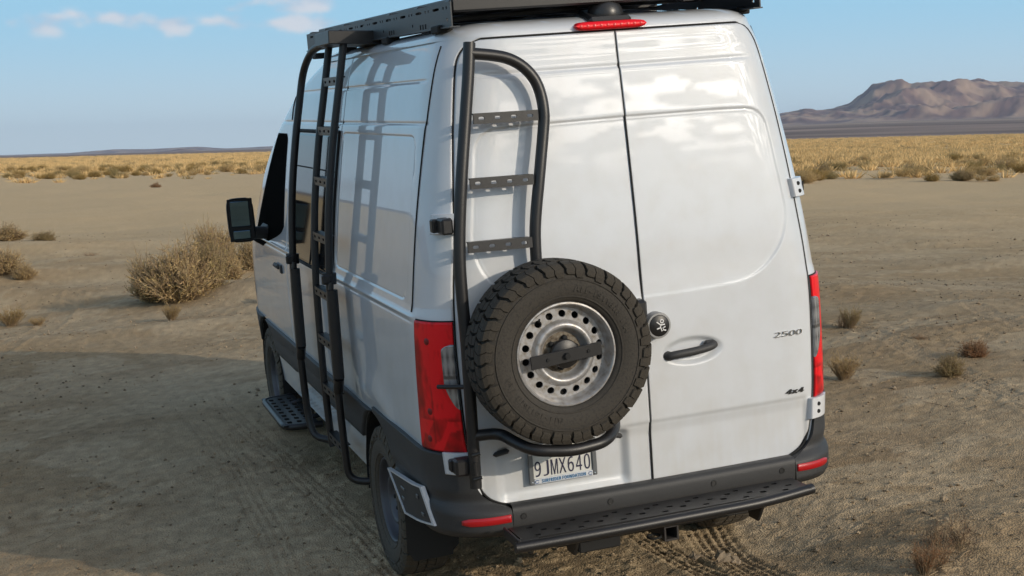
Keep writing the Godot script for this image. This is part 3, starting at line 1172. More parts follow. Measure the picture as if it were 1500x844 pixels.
func build_side(van: Node3D) -> void:
	# grey cladding strips along both sides
	for sgn in [-1.0, 1.0]:
		var zr := func(y: float) -> float:
			return REAR_AXLE - sqrt(maxf(0.0, ARCH * ARCH - pow(y - 0.40, 2.0))) - 0.004
		var zfr := func(y: float) -> float:
			return FRONT_AXLE + sqrt(maxf(0.0, ARCH * ARCH - pow(y - 0.40, 2.0))) + 0.004
		var ys := breaks(0.645, 0.852, 0.02, [])
		var st := side_patch(sgn, ys, func(y): return Vector2(zr.call(y), zfr.call(y)), 60, func(z, y): return 0.016 - 0.003 * groove(y - 0.75, 0.02) - 0.012 * groove(z + 2.1, 0.006) - 0.012 * groove(z + 3.6, 0.006), 0.03)
		put("side_cladding", st, plastic, van)
		var fc := side_patch(sgn, breaks(0.62, 0.86, 0.02, []), func(y): return Vector2(FRONT_AXLE - sqrt(maxf(0.0, ARCH * ARCH - pow(y - 0.40, 2.0))) - 0.004, -5.72), 14, func(_z, _y): return 0.014, 0.02)
		put("front_corner_cladding", fc, plastic, van)
		for a in [REAR_AXLE, FRONT_AXLE]:
			# dark liner inside the wheel arch
			var l := MB.new()
			var lp := PackedVector3Array()
			for i in 25:
				var w := lerpf(-0.15, PI + 0.15, i / 24.0)
				for x in [1.0, 0.95, 0.8, 0.6]:
					lp.append(Vector3(sgn * (x if x < 0.99 else side_x(a, 0.7) - 0.004), 0.40 + (ARCH - 0.006) * sin(w), a + (ARCH - 0.006) * cos(w)))
			l.grid(lp, 4, 25, Vector3(0, -1, 0))
			put("wheel_arch_liner", l, dark, van)
	# driver's door: window, handle and shut line; second side window
	var door := part("front_door", van)
	var win := side_patch(-1.0, breaks(1.43, 2.25, 0.02, []), func(y):
		var t: float = (y - 1.43) / 0.82
		var zr: float = -3.72 - 0.03 * t
		if y < 1.62:
			zr = lerpf(-4.62, -3.76, smoothstep(1.40, 1.62, y))
		if y > 2.20:
			zr -= 0.05 * pow((y - 2.20) / 0.05, 2.0)
		var zf: float = lerpf(-5.02, -4.18, t)
		return Vector2(zr, minf(zf, zr - 0.02)), 24, func(_z, _y): return 0.003, 0.008)
	var tint := mat(0.004, 0.004, 0.004, 0.9)
	tint.metallic_specular = 0.05
	put("open_window", win, tint, door)
	var hd := MB.new()
	hd.box(Vector3(-(side_x(-4.05, 1.345) + 0.012), 1.345, -3.95), Vector3(0.028, 0.035, 0.17), 0.011)
	hd.box(Vector3(-(side_x(-3.80, 1.36) + 0.006), 1.335, -3.80), Vector3(0.018, 0.06, 0.05), 0.008)
	put("door_handle", hd, plastic, door)
	var w2 := side_patch(-1.0, breaks(1.475, 2.265, 0.02, []), func(_y): return Vector2(-2.055, -3.30), 30, func(_z, _y): return 0.010, 0.016)
	var w2n := put("side_window", w2, glass, van)
	var rub := MB.new()
	for e in [[-2.045, -2.045, 1.465, 2.275], [-3.31, -3.31, 1.465, 2.275], [-2.045, -3.31, 2.275, 2.275], [-2.045, -3.31, 1.465, 1.465]]:
		var path: Array = []
		for k in 9:
			var z := lerpf(e[0], e[1], k / 8.0)
			var y := lerpf(e[2], e[3], k / 8.0)
			path.append(Vector3(-(side_x(z, y) + 0.004), y, z))
		rub.tube(path, 0.011, 8)
	put("window_seal", rub, dark, w2n)
	var bar := MB.new()
	for e in [[-2.68, -2.68, 1.48, 2.26], [-2.06, -3.29, 2.055, 2.055]]:
		var path: Array = []
		for k in 9:
			var z := lerpf(e[0], e[1], k / 8.0)
			var y := lerpf(e[2], e[3], k / 8.0)
			path.append(Vector3(-(side_x(z, y) + 0.010), y, z))
		bar.tube(path, 0.005, 6)
	put("window_bar", bar, dark, w2n)
	# exterior mirrors
	for sgn in [-1.0, 1.0]:
		var mir := part("door_mirror", van)
		var sh := MB.new()
		var prof: Array = []
		var cc := Vector3(sgn * 1.185, 1.655, -4.36)
		var pp := PackedVector3Array()
		for j in 13:
			var f := j / 12.0
			var zz := lerpf(0.055, -0.085, f)
			var sc := sqrt(maxf(0.02, 1.0 - pow(maxf(f - 0.25, 0.0) / 0.76, 2.0)))
			for i in 33:
				var a := TAU * i / 32.0
				var ex := signf(cos(a)) * pow(absf(cos(a)), 0.42) * 0.092 * sc
				var ey := signf(sin(a)) * pow(absf(sin(a)), 0.42) * 0.158 * sc
				pp.append(cc + Vector3(ex - sgn * 0.0 + 0.05 * ey * sgn * 0.3, ey, zz - sgn * ex * 0.2))
		sh.grid(pp, 33, 13, Vector3(0, 1, 0))
		put("mirror_shell", sh, plastic, mir)
		var gl := MB.new()
		var turn := Basis(Vector3.UP, -sgn * -0.16)
		gl.box(cc + Vector3(sgn * 0.004, 0.045, 0.050), Vector3(0.132, 0.180, 0.010), 0.008, turn)
		put("mirror_glass", gl, mirror_mat, mir)
		var g2 := MB.new()
		g2.box(cc + Vector3(sgn * 0.004, -0.105, 0.050), Vector3(0.120, 0.060, 0.010), 0.008, turn)
		put("wide_mirror_glass", g2, mirror_mat, mir)
		var rimm := MB.new()
		rimm.box(cc + Vector3(0, 0, 0.044), Vector3(0.176, 0.304, 0.010), 0.005, turn)
		put("mirror_surround", rimm, dark, mir)
		var arm := MB.new()
		arm.tube([cc + Vector3(-sgn * 0.06, -0.10, -0.01), Vector3(sgn * (side_x(-4.40, 1.53) - 0.02), 1.535, -4.42)], 0.045, 12)
		arm.box(Vector3(sgn * (side_x(-4.45, 1.52) - 0.01), 1.53, -4.50), Vector3(0.05, 0.13, 0.26), 0.02)
		put("mirror_arm", arm, plastic, mir)
	# step under the driver's door
	var stp := part("entry_step", van)
	var plate := MB.new()
	plate.xf = Transform3D(Basis(Vector3(0, 0, 1), Vector3(1, 0, 0), Vector3(0, 1, 0)), Vector3(-1.045, 0.352, -3.80))
	var xs: Array = [-0.48, -0.44]
	var holes := {}
	for k in 8:
		xs.append_array([-0.44 + 0.11 * k + 0.03, -0.44 + 0.11 * (k + 1)])
	xs.append(0.48)
	var yss: Array = [-0.13, -0.10, -0.055, -0.035, 0.010, 0.03, 0.075, 0.10]
	for i in xs.size() - 1:
		for j in [1, 3, 5]:
			if xs[i + 1] - xs[i] > 0.06:
				holes["%d,%d" % [i, j]] = true
	plate.plate(xs, yss, holes, 0.012)
	put("tread_plate", plate, powder, stp)
	var lipm := MB.new()
	lipm.tube(fillet([Vector3(-0.92, 0.342, -4.30), Vector3(-1.165, 0.342, -4.28), Vector3(-1.165, 0.342, -3.32), Vector3(-0.92, 0.342, -3.30)], 0.10, 6), 0.022, 10)
	put("step_tube", lipm, powder, stp)
	for z in [-4.0, -3.45]:
		var br := MB.new()
		br.tube([Vector3(-1.10, 0.325, z), Vector3(-0.80, 0.40, z)], 0.018, 8)
		put("step_bracket", br, powder, stp)
	# skirt edge and mud flaps
	for sgn in [-1.0, 1.0]:
		var fl := MB.new()
		var fp := PackedVector3Array()
		for j in 9:
			var t := j / 8.0
			var y := lerpf(0.60, 0.185, t)
			for i in 9:
				var u := i / 8.0
				var rr := 0.05 * (1.0 - sqrt(maxf(0.0, 1.0 - pow(maxf(0.0, (t - 0.85) / 0.15), 2.0)))) if (i == 0 or i == 8) else 0.0
				fp.append(Vector3(sgn * (lerpf(1.005, 0.74, u) + (rr if i == 8 else -rr)), y, -0.735 + 0.012 * sin(u * PI) - 0.035 * t * t))
		fl.grid(fp, 9, 9, Vector3(0, 0, 1))
		var fp2 := PackedVector3Array()
		for q in fp:
			fp2.append(q + Vector3(0, 0, -0.008))
		fl.grid(fp2, 9, 9, Vector3(0, 0, -1))
		put("mud_flap", fl, mat(0.016, 0.016, 0.016, 0.75), van)
	# third brake light and camera pod on the rear of the roof
	var bl := MB.new()
	var bp := PackedVector3Array()
	for j in 5:
		for i in 31:
			var u := clampf((i - 1) / 28.0, 0.0, 1.0)
			var x := lerpf(-0.193, 0.150, u)
			var hh := 0.021 * sqrt(maxf(0.0, 1.0 - pow(absf(u - 0.5) * 2.0, 8.0)))
			var y: float = 2.700 + hh * [-1.0, -0.8, 0.0, 0.8, 1.0][j]
			var edge: bool = i == 0 or i == 30 or j == 0 or j == 4
			bp.append(Vector3(x, y, rear_z(x, 2.69) - (y - 2.69) * 0.15 + (0.026 if not edge else -0.02)))
	bl.grid(bp, 31, 5, Vector3(0, 0, 1))
	var bn := put("high_brake_lamp", bl, red_lens, van)
	for k in 10:
		var d := MB.new()
		d.xf = Transform3D(Basis(Vector3.RIGHT, PI * 0.5), Vector3(-0.165 + 0.032 * k, 2.700, rear_z(-0.165 + 0.032 * k, 2.69) + 0.0262))
		d.lathe([Vector2(0, 0.0015), Vector2(0.006, 0.001), Vector2(0.008, -0.001)], 10)
		put("lamp_cell", d, mat(0.75, 0.06, 0.06, 0.2), bn)
	var cam := MB.new()
	var sp := SphereMesh.new()
	sp.radius = 0.5
	sp.height = 1.0
	sp.radial_segments = 28
	sp.rings = 16
	cam.add_mesh(sp, Transform3D(Basis(Vector3(0.165, 0, 0), Vector3(0, 0.150, 0.02), Vector3(0, -0.01, 0.16)), Vector3(-0.005, 2.750, -0.215)))
	cam.box(Vector3(-0.012, 2.742, -0.205), Vector3(0.205, 0.036, 0.16), 0.014, Basis(Vector3.RIGHT, 0.3))
	put("camera_pod", cam, mat(0.022, 0.022, 0.023, 0.35), van)

func wheel_meshes() -> Dictionary:
	# axis along local y, outer face up
	var ty := MB.new()
	var prof := [Vector2(0.222, 0.085), Vector2(0.226, 0.102), Vector2(0.236, 0.112), Vector2(0.262, 0.121), Vector2(0.300, 0.125), Vector2(0.330, 0.121), Vector2(0.350, 0.114), Vector2(0.364, 0.106), Vector2(0.372, 0.090), Vector2(0.374, 0.0)]
	var full: Array = prof.duplicate()
	for k in range(prof.size() - 2, -1, -1):
		full.append(Vector2(prof[k].x, -prof[k].y))
	ty.lathe(full, 96, 0.5)
	# raised rings on the wall
	ty.lathe([Vector2(0.243, 0.114), Vector2(0.246, 0.1195), Vector2(0.250, 0.1205), Vector2(0.253, 0.117)], 96)
	ty.lathe([Vector2(0.318, 0.121), Vector2(0.320, 0.1262), Vector2(0.324, 0.1262), Vector2(0.327, 0.120)], 96)
	var tread := MB.new()
	var pitch := 24
	var cyl := func(a: float, r: float, h: float) -> Vector3:
		return Vector3(cos(a) * r, h, sin(a) * r)
	for k in pitch:
		for s in [-1.0, 1.0]:
			var a0: float = TAU * (k + (0.5 if s > 0 else 0.0)) / pitch
			var wd := TAU / pitch
			# each shoulder lug is a pair of crooked blocks with a sipe between, running down the wall
			for half in 2:
				var f0 := 0.03 if half == 0 else 0.47
				var f1 := 0.43 if half == 0 else 0.88
				var foot := 0.343 if half == 0 else 0.331
				var st := [[0.393, 0.050, 0.10], [0.391, 0.092, -0.03], [0.385, 0.112, 0.02], [0.366, 0.1225, 0.14], [0.351, 0.1265, 0.11], [foot, 0.1275, 0.20]]
				for e in st.size() - 1:
					var c0: Array = st[e]
					var c1: Array = st[e + 1]
					var r0: float = c0[0]
					var r1: float = c1[0]
					var inr := 0.024 if e < 2 else 0.010
					var n0 := Vector2(r0 - 0.30, c0[1] * 0.6).normalized() * inr
					var n1 := Vector2(r1 - 0.30, c1[1] * 0.6).normalized() * inr
					var lo0: float = a0 + wd * (f0 + c0[2])
					var hi0: float = a0 + wd * (f1 + c0[2])
					var lo1: float = a0 + wd * (f0 + c1[2])
					var hi1: float = a0 + wd * (f1 + c1[2] - (0.08 if e == 4 else 0.0))
					tread.hexa([cyl.call(lo0 - 0.004, r0 - n0.x, s * (c0[1] - n0.y)), cyl.call(hi0 + 0.004, r0 - n0.x, s * (c0[1] - n0.y)), cyl.call(hi1 + 0.004, r1 - n1.x, s * (c1[1] - n1.y)), cyl.call(lo1 - 0.004, r1 - n1.x, s * (c1[1] - n1.y)), cyl.call(lo0, r0, s * c0[1]), cyl.call(hi0, r0, s * c0[1]), cyl.call(hi1, r1, s * c1[1]), cyl.call(lo1, r1, s * c1[1])])
			# middle blocks, set askew
			for half in 2:
				var b0 := a0 + wd * (0.2 + 0.5 * half)
				var q4: Array = []
				for r in [0.368, 0.394]:
					for e in [[0.0, 0.003], [0.36, 0.003], [0.47, 0.044], [0.08, 0.044]]:
						q4.append(cyl.call(b0 + wd * e[0], r, e[1] * s))
				tread.hexa(q4)
	var rim := MB.new()
	rim.lathe([Vector2(0.224, 0.070), Vector2(0.226, 0.094), Vector2(0.222, 0.102), Vector2(0.216, 0.103), Vector2(0.211, 0.098), Vector2(0.208, 0.088), Vector2(0.204, 0.070), Vector2(0.200, 0.058), Vector2(0.193, 0.048)], 72)
	# band with the ring of holes
	var holes := 18
	for k in holes:
		var ac := TAU * (k + 0.5) / holes
		var ha := TAU / holes * 0.5
		var hr := 0.0245
		var rc := 0.1685
		var mm := 16
		var pin: Array[Vector3] = []
		var pou: Array[Vector3] = []
		var at := func(a: float, r: float) -> Vector3:
			return Vector3(cos(a) * r, 0.048 + 0.010 * smoothstep(0.193, 0.144, r), sin(a) * r)
		for i in mm:
			var w := TAU * (i + 0.5) / mm
			pin.append(at.call(ac + cos(w) * ha * 0.54, rc + sin(w) * hr * 0.62))
			var f := 1.0 / maxf(absf(cos(w)), absf(sin(w)))
			pou.append(at.call(ac + cos(w) * f * ha, rc + sin(w) * f * hr))
		for i in mm:
			var l := (i + 1) % mm
			rim.face(pin[i], pou[i], pou[l], pin[l], Vector3.UP)
			var mid := (pou[i] + pou[l]) * 0.5
			var ra := Vector2(pou[i].x, pou[i].z).length()
			var rb := Vector2(pou[l].x, pou[l].z).length()
			if absf(ra - rb) > 1e-5 and absf(ra - rc) > 1e-4 and (absf(absf(ra - rc) - hr) > 1e-5 or absf(absf(rb - rc) - hr) > 1e-5):
				var aa := ac + (ha if angle_difference(ac, atan2(mid.z, mid.x)) > 0.0 else -ha)
				var cr: Vector3 = at.call(aa, rc + (hr if maxf(ra, rb) > rc + hr * 0.9 else -hr))
				rim.tri(pou[i], cr, pou[l], Vector3.UP)
			var cpt: Vector3 = at.call(ac, rc)
			var nn := cpt - (pin[i] + pin[l]) * 0.5
			rim.face(pin[i], pin[l], pin[l] - Vector3(0, 0.010, 0), pin[i] - Vector3(0, 0.010, 0), nn.normalized())
	rim.lathe([Vector2(0.144, 0.058), Vector2(0.139, 0.064), Vector2(0.133, 0.074), Vector2(0.125, 0.080), Vector2(0.116, 0.080), Vector2(0.108, 0.074), Vector2(0.100, 0.058), Vector2(0.094, 0.046), Vector2(0.088, 0.042)], 64)
	rim.lathe([Vector2(0.221, 0.07), Vector2(0.200, 0.03), Vector2(0.195, -0.10)], 48)
	var hub := MB.new()
	hub.lathe([Vector2(0.090, 0.042), Vector2(0.080, 0.044), Vector2(0.040, 0.044), Vector2(0.038, 0.050), Vector2(0.030, 0.062), Vector2(0.0, 0.064)], 40)
	var nut := MB.new()
	nut.lathe([Vector2(0.0, 0.022), Vector2(0.008, 0.022), Vector2(0.012, 0.018), Vector2(0.013, 0.0)], 6)
	var well := MB.new()
	well.lathe([Vector2(0.0, -0.02), Vector2(0.205, -0.02)], 40)
	well.lathe([Vector2(0.205, -0.105), Vector2(0.10, -0.11), Vector2(0.0, -0.11)], 40)
	return {"tyre": ty.mesh(), "tread": tread.mesh(), "rim": rim.mesh(), "hub": hub.mesh(), "nut": nut.mesh(), "well": well.mesh()}

func make_wheel(wm: Dictionary, called: String, parent: Node3D, rim_mat: Material) -> Node3D:
	var w := part(called, parent)
	put("tyre", wm.tyre, rubber, w)
	put("tread", wm.tread, tread_rubber, w)
	put("rim", wm.rim, rim_mat, w)
	put("hub", wm.hub, dull_steel, w)
	put("brake_disc", wm.well, dark, w)
	for k in 6:
		var n := put("wheel_nut", wm.nut, dark, w)
		var a := TAU * (k + 0.3) / 6.0
		n.position = Vector3(cos(a) * 0.064, 0.043, sin(a) * 0.064)
	return w

func build_wheels(van: Node3D) -> void:
	var wm := wheel_meshes()
	var keep := [rubber, tread_rubber]
	rubber = rubber.duplicate()
	rubber.albedo_color = lin(0.085, 0.075, 0.062)
	tread_rubber = tread_rubber.duplicate()
	tread_rubber.albedo_color = lin(0.10, 0.088, 0.070)
	var road_rim := mat(0.10, 0.10, 0.11, 0.5, 0.5)
	for a in [REAR_AXLE, FRONT_AXLE]:
		for sgn in [-1.0, 1.0]:
			var w := make_wheel(wm, "wheel", van, road_rim)
			w.transform = Transform3D(Basis(Vector3.FORWARD, sgn * PI * 0.5).rotated(Vector3.RIGHT, 0.3 + a), Vector3(sgn * 0.872, WHEEL_R - 0.006 - (0.05 if sgn > 0.0 and a > -2.0 else 0.0), a))
	rubber = keep[0]
	tread_rubber = keep[1]
	# spare on the left rear door
	var sp := make_wheel(wm, "spare_wheel", van, steel)
	sp.transform = Transform3D(Basis(Vector3.RIGHT, PI * 0.5).rotated(Vector3.FORWARD, 0.4), Vector3(-0.490, 1.333, 0.198))
	var at := sp.position
	# clamp bar and hub plate
	var bar := MB.new()
	var tb := Basis(Vector3.BACK, 0.085)
	bar.box(at + Vector3(-0.005, -0.004, 0.108), Vector3(0.322, 0.056, 0.010), 0.002, tb)
	var bn := put("clamp_bar", bar, powder, van)
	var hp := MB.new()
	hp.xf = Transform3D(Basis(Vector3.RIGHT, PI * 0.5), at + Vector3(0, 0, 0.068))
	hp.lathe([Vector2(0, 0.022), Vector2(0.058, 0.022), Vector2(0.062, 0.018), Vector2(0.062, 0)], 30)
	put("clamp_plate", hp, powder, bn)
	for x in [-0.085, 0.0, 0.10]:
		var b := MB.new()
		b.xf = Transform3D(Basis(Vector3.RIGHT, PI * 0.5), at + Vector3(-0.005, -0.004, 0.113) + tb * Vector3(x, 0, 0))
		b.lathe([Vector2(0, 0.016 if x == 0.0 else 0.005), Vector2(0.013 if x == 0.0 else 0.007, 0.016 if x == 0.0 else 0.005), Vector2(0.016 if x == 0.0 else 0.008, 0)], 6 if x == 0.0 else 12)
		put("clamp_bolt", b, dark, bn)
	var vs := MB.new()
	vs.tube([at + Vector3(-0.10, 0.145, 0.06), at + Vector3(-0.108, 0.16, 0.092)], 0.005, 8)
	put("valve_stem", vs, dark, sp)
	vs.xf = Transform3D(sp.transform.affine_inverse())
	for k in vs.v.size():
		vs.v[k] = sp.transform.affine_inverse() * vs.v[k]
		vs.n[k] = (sp.transform.basis.inverse() * vs.n[k]).normalized()
	sp.get_child(sp.get_child_count() - 1).mesh = vs.mesh()
	# raised maker-style lettering round the wall would stand here; the photograph shows it only as faint relief
	var let := MB.new()
	var word := "All-Terrain T/A"
	for half in 2:
		for k in word.length():
			var t := text_mesh(word[k], 0.030, 0.004, "Droid Sans", 700)
			var a := -PI * 0.5 + (k - word.length() * 0.5 + 0.5) * 0.078 + half * PI + 0.35
			var c := Vector3(cos(a) * 0.284, 0.1235, sin(a) * 0.284)
			var outw := Vector3(cos(a), 0, sin(a))
			let.add_mesh(t, Transform3D(Basis(outw.cross(Vector3.UP) * -1.0, outw, Vector3.UP).orthonormalized(), c))
	var ln := put("wall_lettering", let, rubber, sp)

func slotted_rung(mbn: MB, length: float, height: float, thick: float, slots: int) -> void:
	var xs: Array = [-length * 0.5]
	var holes := {}
	var pitch := length / slots
	for k in slots:
		var c := -length * 0.5 + pitch * (k + 0.5)
		xs.append(c - pitch * 0.22)
		xs.append(c + pitch * 0.22)
		holes["%d,%d" % [k * 2 + 1, 1]] = true
	xs.append(length * 0.5)
	mbn.plate(xs, [-height * 0.5, -height * 0.20, height * 0.20, height * 0.5], holes, thick)

func ladder_x(y: float) -> float:
	var k := [[0.40, 1.088], [0.6, 1.102], [0.9, 1.108], [1.15, 1.107], [1.5, 1.100], [1.9, 1.066], [2.2, 1.018], [2.5, 0.955], [2.62, 0.930], [2.76, 0.902]]
	for i in k.size() - 1:
		if y <= k[i + 1][0]:
			return lerpf(k[i][1], k[i + 1][1], clampf((y - k[i][0]) / (k[i + 1][0] - k[i][0]), 0, 1))
	return 0.902

func build_ladders(van: Node3D) -> void:
	# rear ladder: the left rail runs the whole height of the door
	var lad := part("rear_ladder", van)
	var r := MB.new()
	r.tube(curve([Vector3(-0.708, 2.660, -0.036), Vector3(-0.729, 2.525, -0.020), Vector3(-0.761, 2.354, 0.0), Vector3(-0.813, 2.078, 0.035), Vector3(-0.849, 1.813, 0.052), Vector3(-0.858, 1.609, 0.060), Vector3(-0.857, 1.40, 0.066), Vector3(-0.861, 1.10, 0.066), Vector3(-0.866, 0.755, 0.066)], 5), 0.0265, 18)
	put("left_rail", r, powder, lad).name = "rail"
	var r2 := MB.new()
	r2.tube(curve([Vector3(-0.712, 2.615, -0.030), Vector3(-0.609, 2.600, -0.030), Vector3(-0.540, 2.581, -0.028), Vector3(-0.483, 2.546, -0.024), Vector3(-0.437, 2.492, -0.018), Vector3(-0.413, 2.425, -0.012), Vector3(-0.408, 2.345, 0.0), Vector3(-0.418, 2.27, 0.008), Vector3(-0.462, 2.066, 0.034), Vector3(-0.500, 1.863, 0.046), Vector3(-0.509, 1.70, 0.05), Vector3(-0.509, 1.50, 0.05)], 6), 0.0255, 18)
	put("rail", r2, powder, lad)
	for q in [[2.336, -0.752, -0.420, 0.0], [2.065, -0.800, -0.474, 0.036], [1.797, -0.836, -0.506, 0.052]]:
		var m := MB.new()
		var x0: float = q[1] + 0.020
		var x1: float = q[2] - 0.020
		m.xf = Transform3D(Basis(Vector3.BACK, -0.02).rotated(Vector3.RIGHT, -0.05), Vector3((x0 + x1) * 0.5, q[0], q[3] + 0.010))
		slotted_rung(m, x1 - x0, 0.046, 0.012, 4)
		put("rung", m, powder, lad)
		var fl := MB.new()
		fl.box(Vector3((x0 + x1) * 0.5, q[0] + 0.0195, q[3] - 0.010), Vector3(x1 - x0 - 0.01, 0.006, 0.036), 0.002, Basis(Vector3.BACK, -0.02))
		put("rung_tread", fl, powder, lad)
	# mounts on the hinges and across the lamp
	var mt := MB.new()
	mt.box(Vector3(-0.893, 1.896, 0.0), Vector3(0.050, 0.068, 0.100), 0.008)
	mt.box(Vector3(-0.922, 1.896, -0.055), Vector3(0.034, 0.058, 0.045), 0.006)
	put("upper_mount", mt, powder, lad).name = "hinge_mount"
	var mt2 := MB.new()
	mt2.box(Vector3(-0.905, 0.846, 0.020), Vector3(0.080, 0.075, 0.07), 0.010)
	mt2.box(Vector3(-0.940, 0.846, -0.02), Vector3(0.03, 0.055, 0.04), 0.006)
	mt2.tube([Vector3(-0.868, 0.818, 0.085), Vector3(-0.868, 0.875, 0.085)], 0.014, 10)
	put("hinge_mount", mt2, powder, lad)
	for q in [0.905, 0.798]:
		var bo := MB.new()
		bo.tube([Vector3(-0.88, q, 0.09), Vector3(-0.845, q + 0.008, 0.10)], 0.008, 8)
		put("mount_bolt", bo, mat(0.03, 0.03, 0.03, 0.3, 0.5), lad)
	var st := MB.new()
	st.tube([Vector3(-0.970, 1.198, -0.045), Vector3(-0.935, 1.200, 0.000), Vector3(-0.862, 1.202, 0.062)], 0.010, 10)
	put("stay_rod", st, powder, lad)
	# wheel carrier: loop under the spare, cross tube and door mounts
	var car := part("wheel_carrier", van)
	var lp := MB.new()
	lp.tube(fillet([Vector3(-0.862, 0.985, 0.066), Vector3(-0.745, 0.985, 0.085), Vector3(-0.715, 0.962, 0.18), Vector3(-0.66, 0.935, 0.275), Vector3(-0.50, 0.915, 0.300), Vector3(-0.33, 0.925, 0.280), Vector3(-0.245, 0.960, 0.190), Vector3(-0.215, 0.985, 0.08), Vector3(-0.30, 1.03, 0.035)], 0.06, 6), 0.0255, 16)
	put("carrier_loop", lp, powder, car)
	var cr := MB.new()
	cr.tube([Vector3(-0.86, 1.335, 0.05), Vector3(-0.03, 1.335, 0.045)], 0.024, 12)
	cr.tube([Vector3(-0.49, 0.95, 0.05), Vector3(-0.49, 1.60, 0.05)], 0.024, 12)
	put("cross_tube", cr, powder, car)
	var cl := MB.new()
	cl.box(Vector3(-0.042, 1.440, 0.045), Vector3(0.060, 0.085, 0.075), 0.012)
	put("seam_clamp", cl, powder, car)

	# side ladder
	var sl := part("side_ladder", van)
	var rail := func(z: float, pts: Array, tail: Array) -> Array:
		var l: Array = []
		for y in pts:
			l.append(Vector3(-ladder_x(y), y, z))
		l.append_array(tail)
		return l
	var hs := [2.76, 2.62, 2.45, 2.25, 2.05, 1.85, 1.65, 1.45, 1.2, 0.9, 0.7, 0.55]
	var ra := MB.new()
	ra.tube(curve(rail.call(-2.04, hs, [Vector3(-1.094, 0.50, -2.035)]), 4), 0.0205, 14)
	put("rail", ra, powder, sl)
	var rb := MB.new()
	rb.tube(fillet(rail.call(-1.65, hs, [Vector3(-1.094, 0.40, -1.65), Vector3(-0.98, 0.38, -1.59), Vector3(-0.70, 0.46, -1.53)]), 0.09, 6), 0.0205, 14)
	put("rail", rb, powder, sl)
	var rc := MB.new()
	var pc: Array = [Vector3(-0.76, 2.795, -2.02), Vector3(-0.84, 2.790, -2.25), Vector3(-0.895, 2.755, -2.60)]
	pc.append_array(rail.call(-2.78, [2.64, 2.45, 2.25, 2.05, 1.85, 1.65, 1.45, 1.2, 0.9, 0.7, 0.52], [Vector3(-1.080, 0.40, -2.74), Vector3(-0.96, 0.38, -2.60), Vector3(-0.72, 0.46, -2.5)]))
	rc.tube(fillet(pc, 0.12, 6), 0.0225, 14)
	put("rail", rc, powder, sl)
	for y in [2.556, 2.293, 2.022, 1.718, 1.412, 1.142, 0.857, 0.570]:
		var m := MB.new()
		m.xf = Transform3D(Basis(Vector3(0, 0, 1), Vector3(0, 1, 0), Vector3(-1, 0, 0)), Vector3(-ladder_x(y) - 0.008, y, -1.845))
		slotted_rung(m, 0.36, 0.046, 0.012, 3)
		m.xf = Transform3D()
		m.box(Vector3(-ladder_x(y) + 0.014, y + 0.019, -1.845), Vector3(0.044, 0.008, 0.36), 0.002)
		put("rung", m, powder, sl)
	# collars and slide covers on the lower rails
	for z in [-1.65, -2.78]:
		var co := MB.new()
		co.tube([Vector3(-ladder_x(1.54), 1.545, z), Vector3(-ladder_x(1.48), 1.485, z)], 0.040, 14)
		co.box(Vector3(-ladder_x(1.51) - 0.02, 1.515, z + 0.03), Vector3(0.05, 0.05, 0.03), 0.006)
		put("collar", co, powder, sl)
		var sv := MB.new()
		sv.tube([Vector3(-ladder_x(1.44), 1.46, z + 0.065), Vector3(-ladder_x(0.99), 0.98, z + 0.065)], 0.030, 14)
		sv.tube([Vector3(-ladder_x(0.99), 0.98, z + 0.065), Vector3(-ladder_x(0.9), 0.90, z + 0.01)], 0.028, 14)
		sv.tube([Vector3(-ladder_x(1.44), 1.50, z + 0.065), Vector3(-ladder_x(0.99), 1.46, z + 0.065)], 0.014, 10)
		put("slide_cover", sv, powder, sl)
	var bk := MB.new()
	bk.box(Vector3(-0.84, 2.775, -1.80), Vector3(0.30, 0.070, 0.38), 0.004, Basis(Vector3.FORWARD, 0.06))
	put("top_bracket", bk, powder, sl)
	var bk2 := MB.new()
	bk2.box(Vector3(-0.905, 2.785, -2.03), Vector3(0.05, 0.085, 0.13), 0.004)
	put("top_bracket", bk2, powder, sl)

